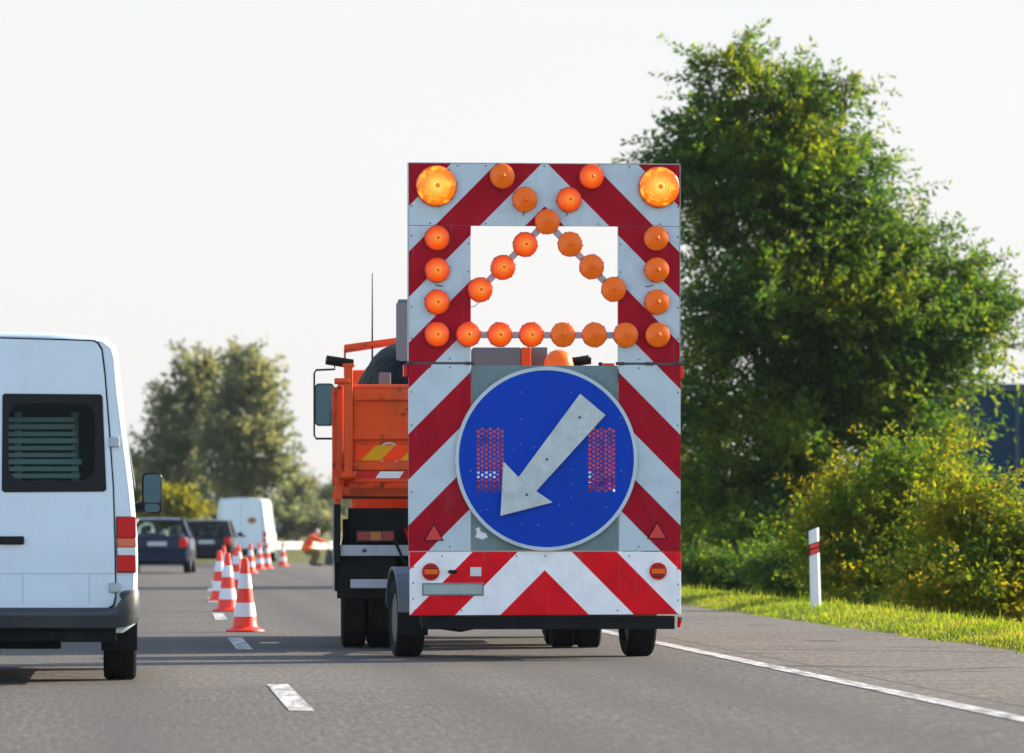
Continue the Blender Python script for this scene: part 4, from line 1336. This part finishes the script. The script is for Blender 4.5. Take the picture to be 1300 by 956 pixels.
for i, (px, d, lab) in enumerate(CONES):
    o = cone0 if i == 0 else copy_tree(cone0)
    o.location = (at(px, d), d, 0)
    o.rotation_euler = (0, 0, random.uniform(0, 6))
    o['label'] = lab

# ------------------------------------------------------------------ delineator post
PD = 73.6
pt = thing('delineator_post', 'white roadside post with a red reflector on the grass verge', 'post', (at(1035.5, PD), PD, 0.08))
b = MB()
sec = [(-0.07, -0.02), (-0.04, -0.05), (0.04, -0.05), (0.07, -0.02), (0.06, 0.06), (-0.06, 0.06)]
n = len(sec)
hh = 1.04
v = [(x, y, -0.1) for x, y in sec] + [(x * 0.95, y, hh + x * 0.35) for x, y in sec]
b.add(v, [tuple(range(n))[::-1], tuple(range(n, 2 * n))] + [(i, (i + 1) % n, (i + 1) % n + n, i + n) for i in range(n)], False)
b.build('post_body', 'post_white', pt, 0.004)
b = MB(); b.prism([(-0.07, 0.70), (0.07, 0.745), (0.07, 0.89), (-0.07, 0.845)], -0.056, 0.0); rr_ = b.build('reflector_band', 'black', pt)
for z in (0.712, 0.785):
    b = MB(); b.prism([(-0.06, z), (0.06, z + 0.038), (0.06, z + 0.092), (-0.06, z + 0.054)], -0.066, -0.0565)
M['bright_red'] = mat('bright_red', (0.85, 0.035, 0.02), 0.35)
for z in (0.712, 0.785):
    b = MB(); b.prism([(-0.06, z), (0.06, z + 0.038), (0.06, z + 0.092), (-0.06, z + 0.054)], -0.066, -0.0565); b.build('reflector', 'bright_red', rr_)
pt.rotation_euler = (0, R(-1.5), 0)

# ------------------------------------------------------------------ guard rail
gr = thing('guard_rail', 'pale steel guard rail beyond the crouching worker', 'guard rail', (5.3, 226, 0))
path = [(2.2, 219), (4.2, 223), (5.6, 227), (8.2, 233), (14, 243.5), (24, 256), (40, 270)]
rp = []
for (xa, ya), (xb, yb) in zip(path[:-1], path[1:]):
    k = max(2, int(math.hypot(xb - xa, yb - ya) / 2))
    rp += [(xa + (xb - xa) * i / k, ya + (yb - ya) * i / k) for i in range(k)]
rp = [(x - 5.3, y - 226) for x, y in rp]
rings = []
for i, (x, y) in enumerate(rp):
    a, c = rp[max(i - 1, 0)], rp[min(i + 1, len(rp) - 1)]
    d = Vector((c[0] - a[0], c[1] - a[1])).normalized(); nrm = Vector((d.y, -d.x))
    ring = []
    for off, z in ((0.0, 0.43), (0.07, 0.46), (0.07, 0.53), (0.0, 0.575), (0.0, 0.6), (0.07, 0.645), (0.07, 0.72), (0.0, 0.75)):
        ring.append((x + nrm.x * off, y + nrm.y * off, z))
    ring += [(x - nrm.x * 0.01, y - nrm.y * 0.01, 0.75), (x - nrm.x * 0.01, y - nrm.y * 0.01, 0.43)]
    rings.append(ring)
b = MB(); b.loft(rings, True, True, True, False); b.build('beam', 'rail_steel', gr)
proto = None
for i in range(0, len(rp), 2):
    if proto is None:
        b = MB(); b.box((-0.04, 0.02, -0.2), (0.04, 0.1, 0.7)); proto = b.build('rail_post', 'galvanised', gr); o = proto
    else:
        o = proto.copy(); COL.objects.link(o); o.parent = gr
    o.location = (rp[i][0] - 0.05, rp[i][1] + 0.02, 0)

# ------------------------------------------------------------------ blue warehouse on the right
BD = 170
wl = thing('warehouse', 'dark blue metal-clad warehouse beyond the roadside shrubs', 'building', (at(1225, BD), BD, -0.7))
zt = hz(497, BD) + 0.7
b = MB(); b.box((0, 0, 0), (45, 25, zt)); b.build('wall', 'cladding_blue', wl)
b = MB(); b.box((-0.15, -0.15, zt), (45.15, 25.15, zt + 0.22)); b.build('roof_edge', 'trim_blue', wl)
for k in range(7):
    b = MB(); b.box((1.5 + k * 6.4, -0.06, 0), (1.62 + k * 6.4, -0.003, zt - 0.01)); b.build('downpipe', 'trim_blue', wl)

# ------------------------------------------------------------------ vegetation
def leaf_mesh(name, pos, axis, length, width, matname, parent=None):
    """many separate diamond leaves: pos (n,3), axis (n,3)"""
    n = len(pos)
    axis = axis / np.linalg.norm(axis, axis=1, keepdims=True)
    rnd = rng.normal(size=(n, 3))
    side = np.cross(axis, rnd); side /= np.linalg.norm(side, axis=1, keepdims=True) + 1e-9
    ln = (length * rng.uniform(0.65, 1.25, n))[:, None]
    wd = (width * rng.uniform(0.7, 1.2, n))[:, None]
    v = np.empty((n, 4, 3))
    v[:, 0] = pos
    v[:, 1] = pos + axis * ln * 0.45 + side * wd * 0.5
    v[:, 2] = pos + axis * ln
    v[:, 3] = pos + axis * ln * 0.45 - side * wd * 0.5
    me = bpy.data.meshes.new(name)
    me.vertices.add(n * 4); me.loops.add(n * 4); me.polygons.add(n)
    me.vertices.foreach_set('co', v.reshape(-1))
    me.loops.foreach_set('vertex_index', np.arange(n * 4, dtype=np.int32))
    me.polygons.foreach_set('loop_start', np.arange(0, n * 4, 4, dtype=np.int32))
    me.polygons.foreach_set('loop_total', np.full(n, 4, dtype=np.int32))
    me.update(calc_edges=True)
    me.materials.append(M[matname])
    return link(name, me, parent)

def sprays(lobes, nspray, per, slen, up=0.5, shell=0.45, droop=0.25, ragged=0.45):
    """leaf sprays spread through ellipsoid lobes: (centre, radii, weight)"""
    wts = np.array([l[1][0] * l[1][1] * l[1][2] * l[2] for l in lobes]) ** 0.75
    wts /= wts.sum()
    P, A = [], []
    for (c, r, w), f in zip(lobes, wts):
        k = max(4, int(nspray * f))
        u = rng.normal(size=(k, 3)); u /= np.linalg.norm(u, axis=1, keepdims=True)
        rad = rng.uniform(0.02, 1, k) ** shell
        # uneven outline: long and short shoots by direction
        bump_ = 0.7 + ragged * rng.random(k) ** 2.2
        p = np.array(c) + u * np.array(r) * (rad * bump_)[:, None]
        d = u * np.array([1, 1, 0.7]) + np.array([0, 0, up]) + rng.normal(scale=0.35, size=(k, 3))
        d /= np.linalg.norm(d, axis=1, keepdims=True)
        sl = slen * rng.uniform(0.5, 1.3, k)
        for j in range(per):
            t = (j + rng.random(k)) / per
            q = p + d * (t * sl)[:, None] - np.array([0, 0, droop]) * ((t ** 2) * sl)[:, None]
            side = rng.normal(size=(k, 3))
            side -= d * (side * d).sum(1, keepdims=True)
            side /= np.linalg.norm(side, axis=1, keepdims=True) + 1e-9
            a = d * 0.65 + side * 0.8 + np.array([0, 0, -0.25])
            P.append(q + side * 0.015); A.append(a)
    return np.concatenate(P), np.concatenate(A)

def limbs(b, base, top, lobes, r0, jitter=0.2, twigs=5):
    base, top = Vector(base), Vector(top)
    def path(p, q, n, j):
        out = []
        for i in range(n + 1):
            t = i / n
            v_ = p.lerp(q, t)
            if 0 < i < n: v_ = v_ + Vector((random.gauss(0, j), random.gauss(0, j), random.gauss(0, j * 0.5)))
            out.append(v_)
        return out
    tp = path(base, top, 6, jitter * 0.4)
    b.tube(tp, [r0 * (1.15 - 0.75 * i / 6) for i in range(7)], 10)
    for c, r, w in lobes:
        k = min(5, max(1, int((Vector(c).z - base.z) / max(0.1, top.z - base.z) * 4)))
        s = tp[k]
        e = Vector(c) + Vector((0, 0, r[2] * 0.5))
        br = path(s, e, 5, jitter)
        rb_ = r0 * 0.42
        b.tube(br, [rb_ * (1 - 0.8 * i / 5) for i in range(6)], 7)
        for _ in range(twigs):
            u = Vector((random.gauss(0, 1), random.gauss(0, 1), random.gauss(0.4, 0.8))).normalized()
            e2 = Vector(c) + Vector((u.x * r[0], u.y * r[1], u.z * r[2])) * 0.85
            b.tube(path(br[random.randint(2, 5)], e2, 3, jitter * 0.5), [rb_ * 0.3, rb_ * 0.2, rb_ * 0.13, rb_ * 0.05], 5)

def make_tree(name, label, cat, base, lobes_px, d, top_px, r0, nspray, per, slen, leaf, lmat, group=None, shell=0.45, up=0.5, jitter=0.2, twigs=5, split=0):
    """lobes_px: (px, py, rx_px, rz_px, depth offset, weight) measured at distance d"""
    s = F / d
    t = thing(name, label, cat, base, 0, group)
    b0 = Vector(base)
    lobes = []
    for px, py, rx, rz, dy, w in lobes_px:
        if name == 'roadside_tree': px, py = px + (14 if px < 900 else 0), py + (26 if py < 150 else 14 if py < 190 else 0)
        c = Vector((at(px, d), d + dy, hz(py, d))) - b0
        lobes.append((tuple(c), (rx / s, max(rx, rz) / s * 0.85, rz / s), w))
    b = MB()
    main = lobes
    if split:
        lobes = []
        for c, r, w in main:
            lobes.append((c, tuple(0.72 * q for q in r), w * 0.8))
            for _ in range(split):
                u = rng.normal(size=3); u /= np.linalg.norm(u)
                k = rng.uniform(0.28, 0.5)
                cc = tuple(c[i] + u[i] * r[i] * 0.72 for i in range(3))
                lobes.append((cc, (r[0] * k * 1.25, r[1] * k * 1.25, r[2] * k * 0.75), w))
    tp = Vector((at(top_px[0], d), d, hz(top_px[1], d))) - b0
    limbs(b, (0, 0, -0.15), tp, main, r0, jitter, twigs)
    b.build('trunk', 'bark', t)
    P, A = sprays(lobes, nspray, per, slen, up, shell)
    leaf_mesh('crown', P, A, leaf[0], leaf[1], lmat, t)
    return t

TD = 118
RT = [(1000, 300, 105, 150, 0, 1.0), (935, 170, 52, 90, 0.5, 0.8), (900, 85, 22, 34, 0, 0.6), (955, 85, 30, 42, 0, 0.8), (1030, 140, 36, 52, -0.5, 0.9), (1075, 95, 18, 26, 0, 0.5),
      (862, 178, 50, 28, -0.5, 0.8), (890, 240, 60, 60, -1, 1.0), (1072, 225, 44, 60, 0, 0.9), (1122, 268, 26, 28, 0, 0.7), (1125, 345, 66, 58, -0.6, 1.0), (1215, 345, 32, 30, 0, 0.7),
      (1190, 420, 75, 55, -0.5, 1.0), (1255, 420, 34, 26, 0, 0.8), (1080, 430, 105, 90, -1.5, 1.0), (950, 420, 90, 120, -1, 1.1), (900, 520, 40, 120, 0, 0.9), (985, 560, 85, 110, -1.2, 1.0),
      (1175, 515, 42, 42, -1, 1.0), (1010, 118, 30, 40, 0, 0.9), (985, 120, 36, 40, 0, .8), (995, 175, 52, 45, 0, 1), (1120, 550, 90, 80, -1, 1.0), (925, 650, 50, 80, -1, 0.9), (1030, 660, 70, 70, -1, 0.9), (1165, 320, 32, 26, 0, .8), (1225, 385, 50, 34, 0, .9), (1275, 400, 18, 14, 0, .5), (1060, 330, 90, 80, 0.5, 1), (1160, 470, 80, 60, 0, 1), (835, 200, 26, 18, 0, .5), (880, 305, 45, 65, 0.3, 1), (905, 705, 40, 55, -3, 1), (960, 715, 50, 50, -3.5, 1), (1015, 720, 45, 50, -3, 1), (880, 620, 25, 50, -2, .7), (940, 60, 18, 26, 0, .5), (1222, 462, 38, 30, 0, .8)]
make_tree('roadside_tree', 'tall leafy green tree beside the hard shoulder, right of the warning board', 'tree', (at(1000, TD), TD, -0.75), RT, TD, (990, 260), 0.24, 5900, 30, 1.15, (0.165, 0.056), 'roadside_leaves', up=0.5, shell=0.45, split=5)
# yellow-green shrubs in front of it
def shrub(label, px, d, lobes, n, lmat='shrub_leaves', grp='shrubs behind the grass verge', leaf=(0.09, 0.038), gz=None, per=22):
    b0 = (at(px, d), d, -0.6 if gz is None else gz)
    return make_tree('shrub', label, 'shrub', b0, lobes, d, (px, lobes[0][1]), 0.05, int(n * 1.6), per, 0.75, leaf, lmat, grp, 0.5, 0.75, 0.1, 4, split=5)
shrub('broad yellow-green shrub behind and right of the white post', 1150, 88,
      [(1150, 690, 90, 85, 0, 1), (1090, 690, 60, 80, -0.5, 1), (1160, 610, 55, 50, 0, 0.8), (1110, 760, 80, 45, -1, 1), (1060, 655, 42, 45, 0, .7), (1195, 650, 55, 60, 0.5, 1), (1215, 720, 50, 60, 0, 1), (1130, 590, 26, 24, 0, .6), (1035, 700, 30, 50, 0, .8)], 1500)
shrub('yellow-green shrub at the right end of the verge, below the blue warehouse', 1260, 80,
      [(1265, 700, 75, 70, 0, 1), (1250, 640, 30, 28, 0, .6), (1212, 665, 45, 36, 0, 0.8), (1290, 760, 70, 50, -0.5, 1), (1330, 735, 60, 70, 0, 0.8), (1200, 760, 60, 45, -1, 1)], 1400)
shrub('dark green shrub at the foot of the tall tree, left of the white post', 950, 112,
      [(950, 745, 45, 32, 0, 1), (900, 745, 40, 30, 0.5, 1), (1000, 745, 40, 30, 0, 0.9)], 700, 'roadside_leaves')
shrub('pale sunlit shrub between the warning board and the tall tree, far behind', 885, 150,
      [(880, 640, 36, 60, 0, 1), (850, 600, 35, 55, 1, 1), (905, 670, 35, 50, 0, 0.9), (860, 690, 40, 40, 0, .9)], 500, 'shrub_leaves', leaf=(0.18, 0.08))
shrub('low dark shrub in shade just left of the white post', 1000, 106,
      [(1000, 745, 45, 35, 0, 1), (1045, 740, 35, 45, 0.5, 1)], 500, 'roadside_leaves')

# far trees on the left, beyond the rail
FD = 330
def far(label, px, d, lobes, n, lmat='far_leaves_hazed', top=None, name='tree'):
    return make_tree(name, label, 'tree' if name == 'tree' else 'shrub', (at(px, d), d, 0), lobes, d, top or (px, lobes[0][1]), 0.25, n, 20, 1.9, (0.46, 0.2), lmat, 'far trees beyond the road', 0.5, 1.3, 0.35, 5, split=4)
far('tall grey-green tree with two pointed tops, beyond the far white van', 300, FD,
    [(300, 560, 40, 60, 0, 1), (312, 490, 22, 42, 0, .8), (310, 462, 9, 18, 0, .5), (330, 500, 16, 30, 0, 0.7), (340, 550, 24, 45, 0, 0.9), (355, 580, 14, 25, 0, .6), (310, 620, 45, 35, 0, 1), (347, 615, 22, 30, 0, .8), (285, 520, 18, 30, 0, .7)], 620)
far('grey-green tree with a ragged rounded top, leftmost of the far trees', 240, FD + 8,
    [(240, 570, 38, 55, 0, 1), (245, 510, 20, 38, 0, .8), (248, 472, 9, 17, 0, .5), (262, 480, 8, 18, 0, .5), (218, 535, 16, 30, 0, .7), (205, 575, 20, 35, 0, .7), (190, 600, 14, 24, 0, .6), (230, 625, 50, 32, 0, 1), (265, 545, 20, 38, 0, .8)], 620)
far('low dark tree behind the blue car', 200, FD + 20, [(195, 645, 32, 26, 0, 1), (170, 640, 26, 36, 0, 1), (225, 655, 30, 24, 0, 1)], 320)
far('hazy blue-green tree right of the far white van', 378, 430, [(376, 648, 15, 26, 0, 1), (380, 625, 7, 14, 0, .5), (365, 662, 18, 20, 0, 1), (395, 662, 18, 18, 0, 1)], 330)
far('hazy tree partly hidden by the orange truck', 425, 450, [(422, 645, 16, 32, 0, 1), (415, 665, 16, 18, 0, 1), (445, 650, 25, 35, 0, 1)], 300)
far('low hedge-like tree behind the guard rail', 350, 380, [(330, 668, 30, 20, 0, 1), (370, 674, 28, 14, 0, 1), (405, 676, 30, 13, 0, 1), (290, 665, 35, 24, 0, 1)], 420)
sy = far('small yellow shrub right above the dark blue car', 222, 290, [(222, 658, 10, 15, 0, 1), (210, 668, 10, 10, 0, .8), (234, 672, 8, 8, 0, .7)], 150, 'yellow_leaves', name='shrub')

# grass on the verge
n = 70000
d = 46 + (135 - 46) * rng.random(n) ** 1.35
o_ = rng.uniform(-0.06, 1.45, n)
x = np.array([r_edge(v_) for v_ in d]) + o_ + (0.07 * np.sin(d * 2.1) + 0.07 * np.sin(d * 0.83 + 1)) * (o_ < 0.3) + rng.normal(0, 0.05, n)
z = np.array([g_height(a, c) for a, c in zip(x, d)]) - 0.01
tall = rng.random(n) < 0.04
P = np.stack([x, d, z], 1)
A = np.stack([rng.normal(0, 0.35, n), rng.normal(0, 0.35, n), np.ones(n)], 1)
ln = np.where(tall, 0.14, 0.05) * (0.6 + 0.7 * rng.random(n))
go = leaf_mesh('verge_grass', P, A, ln, 0.014, 'grass_blades')
tag(go, kind='stuff')
go['label'] = 'sunlit green grass along the hard shoulder'
go['category'] = 'grass'

# ------------------------------------------------------------------ road worker bending over a machine
def skin_mesh(name, verts, edges, matname, parent, sub=2):
    me = bpy.data.meshes.new(name)
    me.from_pydata([v[:3] for v in verts], edges, [])
    o = link(name, me, parent)
    me.materials.append(M[matname])
    md = o.modifiers.new('skin', 'SKIN'); md.use_smooth_shade = True
    for i, v in enumerate(verts):
        r = v[3]
        me.skin_vertices[0].data[i].radius = (r, r)
        me.skin_vertices[0].data[i].use_root = (i == 0)
    sb = o.modifiers.new('subdivision', 'SUBSURF'); sb.levels = sub; sb.render_levels = sub
    return o
WD = 189
pw = thing('person', 'road worker in orange jacket and olive trousers crouching on the closed lane', 'person', (at(396, WD), WD, 0))
vs, ed = [], []
def V(x, y, z, r, p=None):
    vs.append((x, y, z, r))
    if p is not None: ed.append((p, len(vs) - 1))
    return len(vs) - 1
pel = V(-0.16, 0, 0.5, 0.16)
bel = V(-0.17, 0, 0.66, 0.15, pel)
che = V(-0.08, 0, 0.9, 0.165, bel)
nec = V(0.05, 0, 1.03, 0.07, che)
chin = V(0.12, 0, 1.06, 0.075, nec)
hed = V(0.18, 0, 1.08, 0.1, chin)
V(0.25, 0, 1.05, 0.07, hed)
for s in (-1, 1):
    dx = 0.12 if s < 0 else 0
    hip = V(-0.12, 0.11 * s, 0.48, 0.11, pel)
    kn = V(0.2 + dx * 0.6, 0.17 * s, 0.5, 0.075, hip)
    an = V(-0.02 + dx, 0.15 * s, 0.1, 0.05, kn)
    V(0.18 + dx, 0.16 * s, 0.05, 0.045, an)
    sh = V(0.0, 0.2 * s, 0.95, 0.075, che)
    eb_ = V(0.24, 0.24 * s, 0.84, 0.05, sh)
    wr = V(0.47, 0.15 * s, 0.8, 0.033, eb_)
    pm = V(0.53, 0.13 * s, 0.77, 0.035, wr)
    for k, (dy, l) in enumerate(((-0.03, 0.07), (-0.01, 0.085), (0.01, 0.08), (0.03, 0.06))):
        f1 = V(0.58, 0.13 * s + dy, 0.75, 0.011, pm)
        V(0.58 + l * 0.5, 0.13 * s + dy, 0.75 - l * 0.7, 0.009, f1)
    V(0.54, 0.13 * s - 0.045 * s, 0.73, 0.011, pm)
skin_mesh('body', vs, ed, 'skin', pw)
def chain(name, pts, matname, extra=()):
    v_, e_ = [], []
    for ch in [pts] + list(extra):
        for i, p in enumerate(ch):
            if len(p) == 1: prev = p[0]; continue
            v_.append(p)
            if i > 0: e_.append((prev, len(v_) - 1))
            prev = len(v_) - 1
    return skin_mesh(name, v_, e_, matname, pw)
arm = lambda s: [(2,), (0.0, 0.21 * s, 0.95, 0.105), (0.24, 0.25 * s, 0.84, 0.08), (0.42, 0.165 * s, 0.81, 0.058)]
chain('jacket', [(-0.18, 0, 0.52, 0.2), (-0.17, 0, 0.68, 0.19), (-0.08, 0, 0.9, 0.205), (0.02, 0, 1.01, 0.12)], 'jacket', [arm(-1), arm(1)])
leg = lambda s: [(0,), (-0.1, 0.12 * s, 0.47, 0.14), (0.2 + (0.07 if s < 0 else 0), 0.175 * s, 0.5, 0.1), (-0.01 + (0.12 if s < 0 else 0), 0.155 * s, 0.16, 0.08)]
chain('trousers', [(-0.16, 0, 0.5, 0.175), (-0.17, 0, 0.44, 0.17)], 'olive', [leg(-1), leg(1)])
for s in (-1, 1):
    dx = 0.12 if s < 0 else 0
    chain('boot', [(-0.02 + dx, 0.15 * s, 0.2, 0.07), (-0.03 + dx, 0.15 * s, 0.06, 0.07), (0.09 + dx, 0.155 * s, 0.055, 0.06), (0.21 + dx, 0.16 * s, 0.05, 0.05)], 'boot')
chain('cap', [(0.11, 0, 1.15, 0.08), (0.17, 0, 1.15, 0.108), (0.24, 0, 1.11, 0.09)], 'cap')
b = MB(); b.loft(lump((-0.17, -0.04, 0.6), (0.19, 0.2, 0.12), 8, 0.05), True, True, True); b.build('hi_vis_patch', 'hi_vis', pw)
mc = thing('compactor', 'small dark machine held by the crouching road worker', 'machine', (at(396, WD) + 0.56, WD, 0))
b = MB()
b.box((-0.2, -0.2, 0.02), (0.28, 0.2, 0.08)); b.box((-0.12, -0.14, 0.08), (0.2, 0.14, 0.34)); b.lathe([(0.09, -0.12), (0.1, -0.1), (0.1, 0.1), (0.09, 0.12)], (0.05, 0, 0.42), 'y', 16)
b.build('engine_body', 'machine_dark', mc, 0.02)
b = MB(); b.tube([(-0.1, -0.14, 0.32), (0.05, -0.18, 0.72), (0.05, 0.18, 0.72), (-0.1, 0.14, 0.32)], 0.016, 8); b.build('handle', 'black', mc)

# ------------------------------------------------------------------ air
hb_ = MB(); hb_.box((-400, -30, -2), (500, 900, 16))
hm = bpy.data.materials.new('haze'); hm.use_nodes = True
hm.node_tree.nodes.remove(hm.node_tree.nodes['Principled BSDF'])
pv = hm.node_tree.nodes.new('ShaderNodeVolumePrincipled')
pv.inputs['Color'].default_value = (0.8, 0.92, 1.0, 1)
pv.inputs['Density'].default_value = HAZE
pv.inputs['Anisotropy'].default_value = 0.0
hm.node_tree.links.new(pv.outputs[0], hm.node_tree.nodes['Material Output'].inputs['Volume'])
M['haze'] = hm
tag(hb_.build('haze', 'haze'), kind='stuff')
